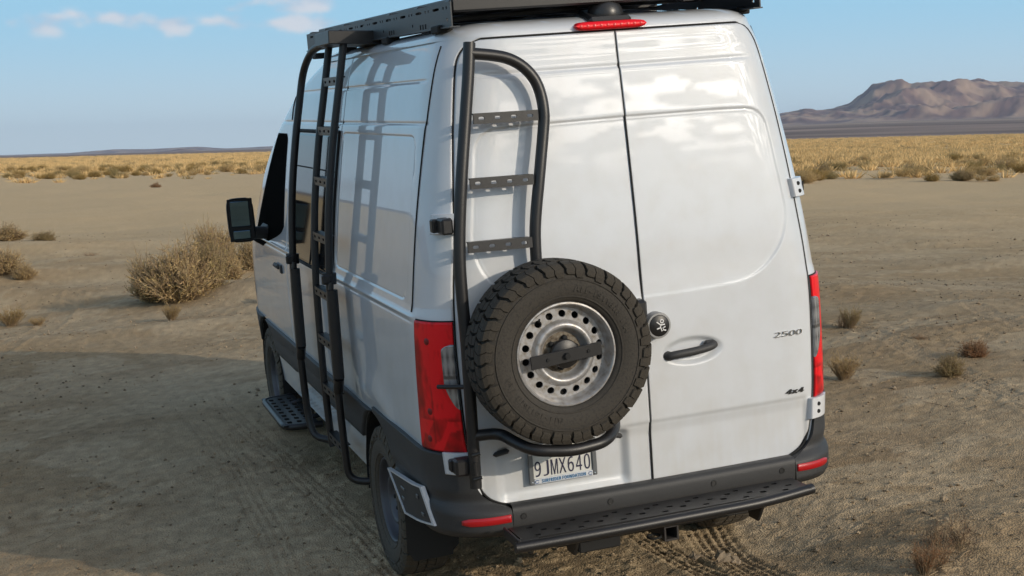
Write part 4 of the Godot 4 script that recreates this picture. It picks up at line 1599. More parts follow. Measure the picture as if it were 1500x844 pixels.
func build_rack(van: Node3D) -> void:
	var rack := part("roof_rack", van)
	var grey := mat(0.045, 0.05, 0.056, 0.45, 0.3)
	for sgn in [-1.0, 1.0]:
		var m := MB.new()
		# side board with slots; local x runs forward along the van
		var length := 3.35
		var zb := Vector3(0, 0, -1)
		var rise := 0.0128
		m.xf = Transform3D(Basis(Vector3(0, rise, -1).normalized(), Vector3(0, 1, 0), Vector3(1, 0, 0)), Vector3(sgn * 0.745, 2.790, -0.145))
		var xs: Array = [0.0]
		var holes := {}
		var x := 0.05
		var k := 0
		while x < length - 0.25:
			xs.append_array([x, x + 0.022, x + 0.05, x + 0.072, x + 0.12, x + 0.245])
			var i := xs.size()
			holes["%d,3" % (i - 6)] = true
			holes["%d,3" % (i - 4)] = true
			holes["%d,3" % (i - 2)] = true
			if k % 2 == 0:
				holes["%d,1" % (i - 6)] = true
			x += 0.295
			k += 1
		xs.append(length)
		m.plate(xs, [-0.052, -0.030, -0.012, 0.022, 0.038, 0.053], holes, 0.006)
		var sd := put("side_board", m, grey, rack)
		# folded lower flange and three small ribs under each joint
		var fl := MB.new()
		fl.xf = m.xf
		fl.box(Vector3(length * 0.5, -0.054, -sgn * 0.012), Vector3(length, 0.006, 0.05), 0.001)
		put("flange", fl, grey, sd)
		var bx: float = 0.42
		while bx < length:
			for e in 3:
				var rb := MB.new()
				rb.xf = m.xf
				rb.box(Vector3(bx + e * 0.045, -0.034, sgn * 0.004), Vector3(0.006, 0.022, 0.004), 0.001)
				put("rib", rb, dark, sd)
			bx += 0.6
		for z in [-0.35, -1.3, -2.3, -3.2]:
			var ft := MB.new()
			ft.box(Vector3(sgn * 0.735, 2.735, z), Vector3(0.07, 0.035, 0.12), 0.006)
			put("foot", ft, dark, rack)
	for z in [-0.22, -0.75, -1.3, -1.85, -2.4, -2.95, -3.4]:
		var cb := MB.new()
		cb.box(Vector3(0, 2.826 + 0.0128 * -z, z), Vector3(1.48, 0.050, 0.075), 0.006)
		put("cross_bar", cb, powder, rack)
	for k in 6:
		var sl := MB.new()
		sl.box(Vector3(-0.58 + 0.232 * k, 2.874, -1.80), Vector3(0.20, 0.030, 3.25), 0.005, Basis(Vector3.RIGHT, 0.0128))
		put("deck_slat", sl, powder, rack)
	var rb2 := MB.new()
	rb2.box(Vector3(0, 2.835, -0.165), Vector3(1.478, 0.075, 0.030), 0.008)
	put("rear_beam", rb2, powder, rack)
	var lb := MB.new()
	lb.tube([Vector3(-0.70, 2.775, -0.30), Vector3(-0.10, 2.792, -0.32)], 0.012, 8)
	put("cable", lb, dark, rack)

func build_rear_step(van: Node3D) -> void:
	var st := part("rear_step", van)
	var m := MB.new()
	m.xf = Transform3D(Basis(Vector3(1, 0, 0), Vector3(0, 0, -1), Vector3(0, 1, 0)), Vector3(-0.045, 0.556, 0.195))
	var xs: Array = [-0.70, -0.655]
	var holes := {}
	for k in 13:
		var c := -0.60 + 0.1 * k
		xs.append_array([c - 0.036, c + 0.002, c + 0.010, c + 0.048])
	xs.append(0.70)
	for k in 13:
		var i := 2 + k * 4
		if k % 2 == 0:
			holes["%d,5" % i] = true
			holes["%d,3" % (i + 2)] = true
			holes["%d,1" % i] = true
		else:
			holes["%d,4" % (i + 2)] = true
			holes["%d,2" % i] = true
	m.plate(xs, [-0.085, -0.066, -0.044, -0.012, 0.012, 0.042, 0.066, 0.095], holes, 0.008)
	for k in m.v.size():
		var d := clampf(0.5 + 0.9 * sin(m.v[k].x * 13.0) * sin(m.v[k].z * 31.0 + 1.0), 0.0, 1.0)
		m.c[k] = Color(1.6, 1.5, 1.3).lerp(Color(3.2, 2.8, 2.2), d)
	put("tread_plate", m, powder, st)
	var t := MB.new()
	t.tube(fillet([Vector3(-0.782, 0.536, 0.300), Vector3(-0.4, 0.535, 0.305), Vector3(0.40, 0.535, 0.295), Vector3(0.672, 0.545, 0.255)], 0.2, 6), 0.024, 16)
	put("front_tube", t, powder, st)
	var e1 := MB.new()
	e1.box(Vector3(-0.765, 0.548, 0.205), Vector3(0.012, 0.045, 0.20), 0.003)
	e1.box(Vector3(-0.72, 0.555, 0.285), Vector3(0.10, 0.010, 0.04), 0.002)
	put("end_plate", e1, powder, st)
	for x in [-0.48, -0.68, 0.42]:
		var b := MB.new()
		var h := 0.12 if x > -0.6 else 0.08
		b.hexa([Vector3(x - 0.006, 0.54, 0.08), Vector3(x + 0.006, 0.54, 0.08), Vector3(x + 0.006, 0.54, 0.28), Vector3(x - 0.006, 0.54, 0.28), Vector3(x - 0.006, 0.54 - h, 0.12), Vector3(x + 0.006, 0.54 - h, 0.12), Vector3(x + 0.006, 0.54 - h, 0.20), Vector3(x - 0.006, 0.54 - h, 0.20)])
		put("bracket", b, powder, st)
	var hi := part("tow_hitch", van)
	var hb := MB.new()
	hb.box(Vector3(-0.0, 0.43, -0.02), Vector3(1.0, 0.065, 0.065), 0.006)
	put("hitch_bar", hb, mat(0.02, 0.02, 0.02, 0.6), hi)
	var hr := MB.new()
	for s in [-1.0, 1.0]:
		hr.box(Vector3(s * 0.031, 0.425, 0.08), Vector3(0.010, 0.072, 0.17), 0.002)
		hr.box(Vector3(0, 0.425 + s * 0.031, 0.08), Vector3(0.054, 0.010, 0.17), 0.002)
	put("receiver", hr, mat(0.035, 0.03, 0.028, 0.7), hi)
	var lp := MB.new()
	var ring: Array = []
	for k in 15:
		var a := lerpf(0.2, PI * 2.0 - 0.2, k / 14.0)
		ring.append(Vector3(-0.075 + 0.03 * cos(a), 0.415, 0.14 + 0.03 * sin(a)))
	lp.tube(ring, 0.006, 8)
	put("chain_loop", lp, dark, hi)
	var bx := MB.new()
	bx.box(Vector3(-0.36, 0.455, 0.12), Vector3(0.20, 0.07, 0.16), 0.008)
	put("junction_box", bx, dark, hi)

# ---------------------------------------------------------------- the land
const VAN_N := Vector3(-0.06208, 0.99775, 0.02519)
var n_big: FastNoiseLite
var n_mid: FastNoiseLite
var n_fine: FastNoiseLite
var n_clod: FastNoiseLite
var n_patch: FastNoiseLite
var mounds: Array = []
var tracks: Array = []

func slope_at(x: float, z: float) -> float:
	# the van stands on a slope that runs out some metres away
	var r := Vector2(x * 0.9, z + 2.5).length()
	var f := 1.0 - smoothstep(4.5, 14.0, r)
	return -(VAN_N.x * x + VAN_N.z * z) / VAN_N.y * f

func azimuth(x: float, z: float) -> float:
	return rad_to_deg(atan2(x + 2.64, -(z - 5.83)))

func base_height(x: float, z: float) -> float:
	var h := slope_at(x, z)
	var r := Vector2(x + 2.64, z - 5.83).length()
	for m in mounds:
		var d := Vector2((x - m[0]) / m[2], (z - m[1]) / m[3]).length_squared()
		if d < 9.0:
			h += m[4] * exp(-d)
	if r > 9.0 and r < 900.0:
		h += 0.16 * n_big.get_noise_2d(x, z) * smoothstep(9.0, 20.0, r)
	if r > 900.0:
		# far fans of gravel rise towards the mountains
		var a := azimuth(x, z)
		var rise := 0.0105 * smoothstep(14.0, 34.0, absf(a)) + 0.0012 * smoothstep(-4.0, 12.0, absf(a))
		h += (r - 900.0) * rise * smoothstep(900.0, 2400.0, r)
	return h

func track_relief(x: float, z: float) -> Vector2:
	# (height, wear) of the tyre tracks near a point
	var h := 0.0
	var wear := 0.0
	for t in tracks:
		var pts: PackedVector2Array = t.pts
		if x < t.lo.x or x > t.hi.x or z < t.lo.y or z > t.hi.y:
			continue
		var p := Vector2(x, z)
		var best := 1e9
		var along := 0.0
		var side := 0.0
		var run := 0.0
		for k in pts.size() - 1:
			var a := pts[k]
			var e := pts[k + 1] - a
			var l := e.length()
			var s := clampf((p - a).dot(e) / (l * l), 0.0, 1.0)
			var d := p - (a + e * s)
			var dd := d.length()
			if dd < best:
				best = dd
				along = run + s * l
				side = signf(e.cross(d)) * dd
			run += l
		var w: float = t.w
		if best < w * 1.8:
			var core := smoothstep(w, w * 0.8, best)
			var lug := 0.5 + 0.5 * sin(along * TAU / 0.055 + absf(side) * 30.0)
			var deep: float = t.deep
			var rib := 0.5 + 0.5 * cos(side * TAU / 0.048)
			h += deep * (-0.5 * core + 0.95 * core * rib * (0.65 + 0.35 * lug) + 0.5 * groove(best - w * 1.12, w * 0.22))
			wear = maxf(wear, core * t.wear)
	return Vector2(h, wear)

func height(x: float, z: float) -> float:
	return base_height(x, z)

func near_relief(x: float, z: float, r: float) -> float:
	var f := 1.0 - smoothstep(18.0, 60.0, r)
	if f <= 0.0:
		return 0.0
	var m := n_mid.get_noise_2d(x, z)
	var c := n_clod.get_noise_2d(x, z)
	var h := 0.020 * m + 0.008 * n_fine.get_noise_2d(x, z)
	# crumbled clods where the crust is broken
	var rough := smoothstep(-0.05, 0.35, n_patch.get_noise_2d(x * 2.0, z * 2.0))
	h += 0.028 * rough * maxf(0.0, c - 0.05) + 0.006 * n_clod.get_noise_2d(x * 3.0, z * 3.0)
	return h * f

func build_land() -> void:
	n_big = noise(1, 0.09, 3)
	n_mid = noise(2, 0.55, 4)
	n_fine = noise(3, 4.0, 3)
	n_clod = noise(4, 5.5, 4)
	n_patch = noise(5, 0.16, 4)
	var n_far := noise(6, 0.0022, 5)
	var n_streak := noise(7, 0.9, 3)
	mounds = [[-0.55, -14.9, 1.5, 1.2, 0.20], [0.45, -13.4, 1.0, 0.8, 0.26], [-2.3, -15.2, 1.2, 0.8, -0.10], [-3.6, -17.0, 1.6, 0.9, 0.16], [-2.0, -23.0, 2.2, 1.1, 0.16], [-1.6, -11.2, 1.3, 0.5, 0.07], [4.9, -7.2, 1.4, 0.6, -0.06], [6.8, -4.2, 1.2, 0.5, 0.07], [0.7, -19.8, 2.0, 1.4, 0.22], [-3.4, -20.5, 2.2, 1.4, 0.18], [-3.6, -29.0, 3.0, 2.0, 0.2], [0.2, -12.2, 0.7, 0.25, 0.07], [6.1, -8.2, 0.6, 0.4, 0.06], [5.0, -4.8, 0.8, 0.4, 0.05], [6.0, -5.9, 0.7, 0.35, 0.05], [1.9, -0.2, 0.5, 0.35, 0.06], [0.86, -0.85, 0.50, 0.70, -0.105]]
	var mk := func(l: Array, w: float, deep: float, wear: float) -> Dictionary:
		var pts := PackedVector2Array()
		var v3: Array = l.map(func(q): return Vector3(q[0], 0, q[1]))
		for q in curve(v3, 6):
			pts.append(Vector2(q.x, q.z))
		var lo := pts[0]
		var hi := pts[0]
		for q in pts:
			lo = Vector2(minf(lo.x, q.x), minf(lo.y, q.y))
			hi = Vector2(maxf(hi.x, q.x), maxf(hi.y, q.y))
		return {"pts": pts, "lo": lo - Vector2.ONE * 0.4, "hi": hi + Vector2.ONE * 0.4, "w": w, "deep": deep, "wear": wear}
	tracks = TRACKS.map(func(t): return mk.call(t[0], t[1], t[2], t[3]))

	var cx := -2.64
	var cz := 5.83
	var sand := Vector3(0.355, 0.255, 0.146)
	var pale := Vector3(0.445, 0.345, 0.222)
	var brown := Vector3(0.262, 0.179, 0.100)
	var gold := Vector3(0.68, 0.48, 0.235)
	var gravel := Vector3(0.270, 0.200, 0.165)
	var m := MB.new()
	var radii := PackedFloat32Array()
	var r := 4.3
	while r < 15000.0:
		radii.append(r)
		r += clampf(r * r / 3070.0 * 0.9, 0.010, maxf(0.4, r * 0.045))
	var grain := RandomNumberGenerator.new()
	grain.seed = 3
	var col_of := func(x: float, z: float, rr: float, wear: float) -> Color:
		var a := azimuth(x, z)
		var p := n_patch.get_noise_2d(x, z)
		var s := n_mid.get_noise_2d(x * 0.7 + 40.0, z * 2.0)
		var q := sand.lerp(pale, clampf(0.35 + p * 1.3, 0, 1)).lerp(brown, clampf(s * 0.9 + 0.12 * p, 0.0, 0.55))
		if rr < 60.0:
			# pale plates of crust with broken edges, and darker loose earth
			var pl := n_patch.get_noise_2d(x * 3.1 + 90.0, z * 4.4) + 0.28 * n_clod.get_noise_2d(x * 0.5, z * 0.5)
			q = q.lerp(pale * 1.08, 0.65 * smoothstep(0.16, 0.22, pl))
			var cl := n_clod.get_noise_2d(x, z)
			q *= 1.0 + 0.20 * cl + 0.22 * n_fine.get_noise_2d(x * 1.7, z * 1.7) + 0.10 * (grain.randf() - 0.5) * smoothstep(40.0, 15.0, rr)
		q = q.lerp(pale, wear * 0.55)
		if rr > 12.0:
			q *= 1.0 + smoothstep(12.0, 30.0, rr) * (0.20 * n_big.get_noise_2d(x * 1.3, z * 3.2) + 0.12 * n_patch.get_noise_2d(x * 0.8, z * 3.0))
		# the golden scrub begins nearer on the right than on the left
		q = q.lerp(Vector3(0.69, 0.50, 0.285), 0.9 * smoothstep(10.0, 55.0, rr))
		var start := lerpf(135.0, 80.0, smoothstep(12.0, 30.0, a)) + 14.0 * n_big.get_noise_2d(x * 0.3, z * 0.3)
		q = q.lerp(gold, 0.8 * smoothstep(start, start * 1.4, rr))
		var endr := lerpf(820.0, 1150.0, smoothstep(9.0, 34.0, a))
		var gg := gravel * (0.85 + 0.9 * n_far.get_noise_2d(a * 14.0, rr * 1.3))
		q = q.lerp(gg, smoothstep(endr * 0.92, endr * 1.15, rr))
		if rr > 2500.0:
			var st := n_far.get_noise_2d(a * 9.0, rr * 0.9)
			q = q.lerp(Vector3(0.40, 0.30, 0.215), clampf(st * 4.0 + 0.2, 0.0, 0.9) * smoothstep(2500.0, 3500.0, rr))
		return Color(q.x, q.y, q.z)
	var sector := func(a0: float, a1: float, step: float, skip: int) -> void:
		var na := int(round((a1 - a0) / step)) + 1
		var p := PackedVector3Array()
		var cs := PackedColorArray()
		var nr := 0
		var j := 0
		while j < radii.size():
			var rr := radii[j]
			for i in na:
				var a := deg_to_rad(a0 + step * i)
				var x := cx + sin(a) * rr
				var z := cz - cos(a) * rr
				var h := base_height(x, z) + near_relief(x, z, rr)
				var wear := 0.0
				if rr < 26.0:
					var tr := track_relief(x, z)
					h += tr.x
					wear = tr.y
				p.append(Vector3(x, h, z))
				cs.append(col_of.call(x, z, rr, wear))
			nr += 1
			j += skip if rr < 300.0 else 1
		m.grid(p, na, nr, Vector3.UP, cs)
	sector.call(-5.0, 42.0, 0.09, 1)
	sector.call(42.0, 70.0, 0.35, 3)
	sector.call(-40.0, -5.0, 0.35, 3)
	sector.call(70.0, 320.0, 2.5, 12)
	# the disc under the camera
	var p0 := PackedVector3Array()
	var c0 := PackedColorArray()
	for j in 16:
		var rr := 4.34 * (j + 0.02) / 15.02
		for i in 121:
			var a := TAU * i / 120.0
			var x := cx + sin(a) * rr
			var z := cz - cos(a) * rr
			p0.append(Vector3(x, base_height(x, z) + near_relief(x, z, rr) - 0.004, z))
			c0.append(col_of.call(x, z, rr, 0.0))
	m.grid(p0, 121, 16, Vector3.UP, c0)
	var gm := StandardMaterial3D.new()
	gm.vertex_color_use_as_albedo = true
	gm.roughness = 0.95
	gm.metallic_specular = 0.25
	gm.albedo_texture = noise_tex(noise(21, 0.06, 6), 1024, [Color(0.62, 0.60, 0.58), Color(0.90, 0.895, 0.885), Color(1, 1, 1), Color(1, 1, 1)])
	relief(gm, noise_tex(noise(22, 0.06, 5), 1024, []), 1.0, 1.1, true)
	var g := put("ground", m, gm, self)
	g.set_meta("kind", "structure")

func build_mountains() -> void:
	var rid := FastNoiseLite.new()
	rid.seed = 11
	rid.frequency = 0.00125
	rid.fractal_type = FastNoiseLite.FRACTAL_RIDGED
	rid.fractal_octaves = 6
	rid.fractal_lacunarity = 2.1
	rid.fractal_gain = 0.42
	var nf := noise(12, 0.0045, 6)
	var gul := FastNoiseLite.new()
	gul.seed = 18
	gul.frequency = 0.0055
	gul.fractal_type = FastNoiseLite.FRACTAL_RIDGED
	gul.fractal_octaves = 4
	var rock := mat(1, 1, 1, 0.95)
	rock.vertex_color_use_as_albedo = true
	# crest elevations in degrees by azimuth
	var ranges := [
		["mountain_range", [[26.0, 0.45], [28.5, 0.80], [29.76, 0.972], [30.3, 1.04], [31.2, 1.05], [31.9, 1.19], [32.45, 1.56], [32.9, 1.90], [33.4, 2.01], [33.95, 2.05], [34.3, 1.93], [35.1, 1.99], [36.0, 2.04], [36.7, 1.97], [37.6, 1.92], [38.5, 1.80], [40.5, 1.6], [43.0, 1.2], [47.0, 0.9], [52.0, 0.5]], 7200.0, 1900.0, 0.06],
		["far_hills", [[-3.0, 0.02], [1.0, 0.06], [3.0, 0.17], [4.2, 0.15], [6.0, 0.20], [7.2, 0.10], [9.5, 0.16], [12.0, 0.10], [15.0, 0.2], [20.0, 0.3]], 12500.0, 1200.0, 0.25],
		["hills", [[4.2, 0.0], [5.0, 0.07], [5.35, 0.13], [5.8, 0.10], [6.3, 0.03], [6.9, 0.0]], 6500.0, 350.0, 0.25],
		["mountain_range", [[-78.0, 0.4], [-70.0, 1.1], [-62.0, 1.9], [-55.0, 2.6], [-49.0, 3.1], [-44.0, 2.2], [-38.0, 1.3], [-30.0, 0.7], [-22.0, 0.4]], 6000.0, 1700.0, 0.06]]
	for q in ranges:
		var keys: Array = q[1]
		var R: float = q[2]
		var D: float = q[3]
		var step := 0.06 if keys[-1][0] < 60.0 and keys[0][0] > -10.0 else 0.35
		var a0: float = keys[0][0]
		var a1: float = keys[-1][0]
		var na := int((a1 - a0) / step)
		var nr := 110
		var p := PackedVector3Array()
		var cs := PackedColorArray()
		for j in nr:
			var t := lerpf(-1.0, 0.45, j / float(nr - 1))
			for i in na:
				var a := a0 + step * i
				var k := 0
				while k < keys.size() - 2 and a > keys[k + 1][0]:
					k += 1
				var f := clampf((a - keys[k][0]) / (keys[k + 1][0] - keys[k][0]), 0.0, 1.0)
				var ev := lerpf(keys[k][1], keys[k + 1][1], smoothstep(0.0, 1.0, f) * 0.5 + f * 0.5)
				var rr := R + t * D
				var x := -2.64 + sin(deg_to_rad(a)) * rr
				var z := 5.83 - cos(deg_to_rad(a)) * rr
				var crest := tan(deg_to_rad(ev)) * R * 0.96 + 2.2
				var floor_h := base_height(x, z)
				var rg := rid.get_noise_2d(x, z) * 0.5 + 0.5
				# spurs and gullies grow out from the crest towards the plain
				var reach := 1.0 + t + (rg - 0.55) * 0.75 * smoothstep(0.0, -0.35, t) * (1.0 - smoothstep(-0.8, -1.0, t))
				var prof := smoothstep(0.0, 1.0, clampf(reach, 0.0, 1.0))
				prof = lerpf(prof, clampf(reach, 0.0, 1.0), 0.5)
				if t > 0.0:
					prof = 1.0 - t * 1.2
				var h := floor_h - 6.0 + (crest - floor_h + 6.0) * prof
				h += (rg - 0.5) * 8.0 * smoothstep(0.0, 0.3, prof) * smoothstep(0.0, -0.2, t) * clampf(ev, 0.1, 1.5)
				h += gul.get_noise_2d(x, z) * 5.0 * smoothstep(0.05, 0.4, prof) * smoothstep(0.05, -0.12, t) * clampf(ev, 0.05, 1.5)
				if j == 0 or j == nr - 1:
					h = floor_h - 15.0
				p.append(Vector3(x, h, z))
				var c := nf.get_noise_2d(x, z * 1.4)
				var v := Vector3(0.140, 0.092, 0.090).lerp(Vector3(0.32, 0.225, 0.165), clampf(0.36 + c * 2.2 + (rg - 0.5) * 0.4 - 0.25 * smoothstep(0.6, 1.0, prof), 0.0, 1.0))
				cs.append(Color(v.x, v.y, v.z))
		var m := MB.new()
		m.grid(p, na, nr, Vector3.UP, cs)
		put(q[0], m, rock, self).set_meta("kind", "structure")

# ---------------------------------------------------------------- plants
func shrub_meshes(seed_: int, twigs: int, spread: float, tall: float, fine: float, straight: float) -> Array:
	# [stems, foliage] of a dry desert shrub about one metre across
	var rng := RandomNumberGenerator.new()
	rng.seed = seed_
	var st := MB.new()
	var fo := MB.new()
	var lop := noise(seed_ + 7, 0.55, 2)
	for k in twigs:
		var a := rng.randf() * TAU
		var lean := pow(rng.randf(), 0.65) * spread
		var l := tall * rng.randf_range(0.55, 1.0) * (1.0 - 0.18 * lean)
		var d := Vector3(cos(a) * sin(lean), cos(lean), sin(a) * sin(lean))
		var gap_ := lop.get_noise_3d(d.x * 2.2, d.y * 2.2, d.z * 2.2)
		if gap_ < -0.22 and rng.randf() < 0.75:
			continue
		l *= clampf(1.0 + gap_ * 0.75, 0.55, 1.3)
		var p := Vector3(cos(a), 0, sin(a)) * rng.randf() * 0.09
		var pts: Array = [p - Vector3(0, 0.05, 0)]
		var dd := d
		for s in 4:
			dd = (dd + Vector3(rng.randfn(), rng.randfn() * 0.6, rng.randfn()) * 0.16 * (1.0 - straight) + Vector3(0, 0.08, 0)).normalized()
			p += dd * l * 0.25
			pts.append(p)
		var tone := rng.randf_range(0.7, 1.25)
		st.col = Color(tone, tone * rng.randf_range(0.94, 1.0), tone * rng.randf_range(0.85, 1.0))
		st.tube(pts, 0.0050 * fine, 3, 0.0020 * fine)
		# side twigs with small curled leaves
		for s in 6:
			var f := rng.randf_range(0.25, 1.0)
			var i := int(f * 3.999)
			var q: Vector3 = pts[i].lerp(pts[i + 1], f * 4.0 - i)
			var td := (dd + Vector3(rng.randfn(), rng.randfn() * 0.7 + 0.25, rng.randfn()) * (0.75 - 0.5 * straight)).normalized()
			var tl := l * rng.randf_range(0.12, 0.30)
			var e := q + td * tl
			st.tube([q, e], 0.0026 * fine, 3, 0.0012 * fine)
			var tone2 := rng.randf_range(0.65, 1.3)
			fo.col = Color(tone2, tone2 * rng.randf_range(0.92, 1.04), tone2 * rng.randf_range(0.8, 1.1))
			for g in 6:
				var at := q.lerp(e, 0.15 + 0.17 * g)
				var w := Vector3(rng.randfn(), rng.randfn(), rng.randfn()).normalized()
				var ld := (td * (0.7 + straight) + w * 0.8).normalized()
				var sd := ld.cross(w).normalized() * 0.0042 * fine
				var ll := rng.randf_range(0.016, 0.034) * fine
				var nn := ld.cross(sd).normalized()
				fo.tri(at - sd, at + sd, at + ld * ll, nn)
	return [st.mesh(), fo.mesh()]

func build_plants() -> void:
	var kinds := {
		"sage": shrub_meshes(101, 640, 1.36, 0.60, 1.15, 0.12),
		"sage2": shrub_meshes(102, 500, 1.42, 0.56, 1.2, 0.10),
		"tuft": shrub_meshes(103, 210, 0.95, 0.55, 1.1, 0.75),
		"sparse": shrub_meshes(104, 70, 1.15, 0.60, 1.0, 0.20)}
	var leaf := func(r: float, g: float, b: float) -> StandardMaterial3D:
		var m := mat(r, g, b, 0.9)
		m.vertex_color_use_as_albedo = true
		m.metallic_specular = 0.2
		m.backlight_enabled = true
		m.backlight = Color(0.35, 0.35, 0.35)
		return m
	var twig := mat(0.34, 0.25, 0.155, 0.95)
	twig.vertex_color_use_as_albedo = true
	var looks := {"straw": leaf.call(0.50, 0.36, 0.175), "olive": leaf.call(0.34, 0.265, 0.125), "gold": leaf.call(0.36, 0.25, 0.095), "rust": leaf.call(0.32, 0.16, 0.08), "dark": leaf.call(0.085, 0.045, 0.035)}
	var plant := func(kind: String, look_: String, x: float, z: float, w: float, h: float, turn: float, label: String, group: String, simple: bool) -> void:
		var o := Node3D.new()
		o.name = "desert_shrub"
		var y := height(x, z) + near_relief(x, z, Vector2(x + 2.64, z - 5.83).length())
		o.transform = Transform3D(Basis(Vector3.UP, turn).scaled(Vector3(w, h / 0.62, w)), Vector3(x, y - 0.01, z))
		add_child(o, true)
		tag(o, label, "shrub", group)
		put("foliage", kinds[kind][1], looks[look_], o)
		if not simple:
			put("stems", kinds[kind][0], twig, o)
	for s in SHRUBS:
		plant.call(s[0], s[1], s[2], s[3], s[4], s[5], s[6], s[7], s[8] if s.size() > 8 else "", false)

	# scrub at the near edge of the plain: single bushes
	var rng := RandomNumberGenerator.new()
	rng.seed = 77
	var made := 0
	while made < 230:
		var a := rng.randf_range(-2.5, 40.0)
		if a > 10.0 and a < 28.5:
			continue
		var right := a > 20.0
		var r := 0.0
		if right:
			r = rng.randf_range(66.0, 84.0) if rng.randf() < 0.35 else rng.randf_range(80.0, 125.0)
		else:
			r = rng.randf_range(128.0, 210.0)
		var x := -2.64 + sin(deg_to_rad(a)) * r
		var z := 5.83 - cos(deg_to_rad(a)) * r
		if n_big.get_noise_2d(x * 0.5, z * 0.5) < -0.05 and r < 90.0:
			continue
		var w := rng.randf_range(0.7, 1.45) if right else rng.randf_range(0.9, 1.9)
		plant.call(["sage", "sage2", "tuft"][made % 3], ["straw", "olive", "straw", "gold"][rng.randi() % 4] if right else ["straw", "gold", "olive"][rng.randi() % 3], x, z, w, w * rng.randf_range(0.42, 0.6), rng.randf() * TAU,
			"low dry bush at the near edge of the golden plain right of the van" if right else "low dry bush at the near edge of the golden plain left of the van", "scrub bushes along the edge of the plain", true)
		made += 1

	# the plain itself: one mass of dry grass and scrub
	var clump := MB.new()
	for k in 46:
		var a := rng.randf() * TAU
		var lean := rng.randf_range(0.05, 1.05)
		var d := Vector3(cos(a) * sin(lean), cos(lean), sin(a) * sin(lean))
		var b := Vector3(cos(a), 0, sin(a)) * rng.randf() * 0.22
		var sd := d.cross(Vector3(rng.randfn(), rng.randfn(), rng.randfn())).normalized() * rng.randf_range(0.012, 0.03)
		var t := rng.randf_range(0.75, 1.2)
		clump.col = Color(t, t, t)
		clump.tri(b - sd, b + sd, b + d * rng.randf_range(0.28, 0.55), d.cross(sd).normalized())
	var mm := MultiMesh.new()
	mm.transform_format = MultiMesh.TRANSFORM_3D
	mm.use_colors = true
	mm.mesh = clump.mesh()
	var list: Array = []
	var cols: Array = []
	for k in 70000:
		var a := rng.randf_range(-6.0, 43.0)
		if a > 11.5 and a < 27.0 and k % 6 != 0:
			continue
		var near := lerpf(138.0, 84.0, smoothstep(12.0, 30.0, a))
		var u := rng.randf()
		var r := near * 0.85 * pow(1150.0 / (near * 0.85), pow(u, 0.85))
		var x := -2.64 + sin(deg_to_rad(a)) * r
		var z := 5.83 - cos(deg_to_rad(a)) * r
		var p := n_big.get_noise_2d(x * 0.22, z * 0.22)
		if rng.randf() > 0.62 + p * 1.2 and r < 500.0:
			continue
		# thins out towards the bare pan
		if rng.randf() > smoothstep(near * (0.95 + 0.5 * p), near * (1.7 + 0.6 * p), r) + 0.05:
			continue
		var s := rng.randf_range(0.6, 1.5) * (1.0 + r / 700.0)
		list.append(Transform3D(Basis(Vector3.UP, rng.randf() * TAU).scaled(Vector3(s * 1.25, s * rng.randf_range(0.5, 0.9), s * 1.25)), Vector3(x, height(x, z) - 0.03, z)))
		var q := rng.randf()
		var c := Vector3(0.84, 0.595, 0.29).lerp(Vector3(0.68, 0.47, 0.22), rng.randf())
		if q < 0.16:
			c = Vector3(0.42, 0.32, 0.17)
		cols.append(Color(c.x, c.y, c.z))
	mm.instance_count = list.size()
	for k in list.size():
		mm.set_instance_transform(k, list[k])
		mm.set_instance_color(k, cols[k])
	var gm := mat(1, 1, 1, 0.95)
	gm.vertex_color_use_as_albedo = true
	gm.metallic_specular = 0.1
	gm.backlight_enabled = true
	gm.backlight = Color(0.5, 0.5, 0.5)
	var mi := MultiMeshInstance3D.new()
	mi.name = "dry_grass"
	mi.multimesh = mm
	mi.material_override = gm
	mi.set_meta("kind", "stuff")
	tag(mi, "golden dry grass and scrub covering the far plain", "grass")
	add_child(mi, true)

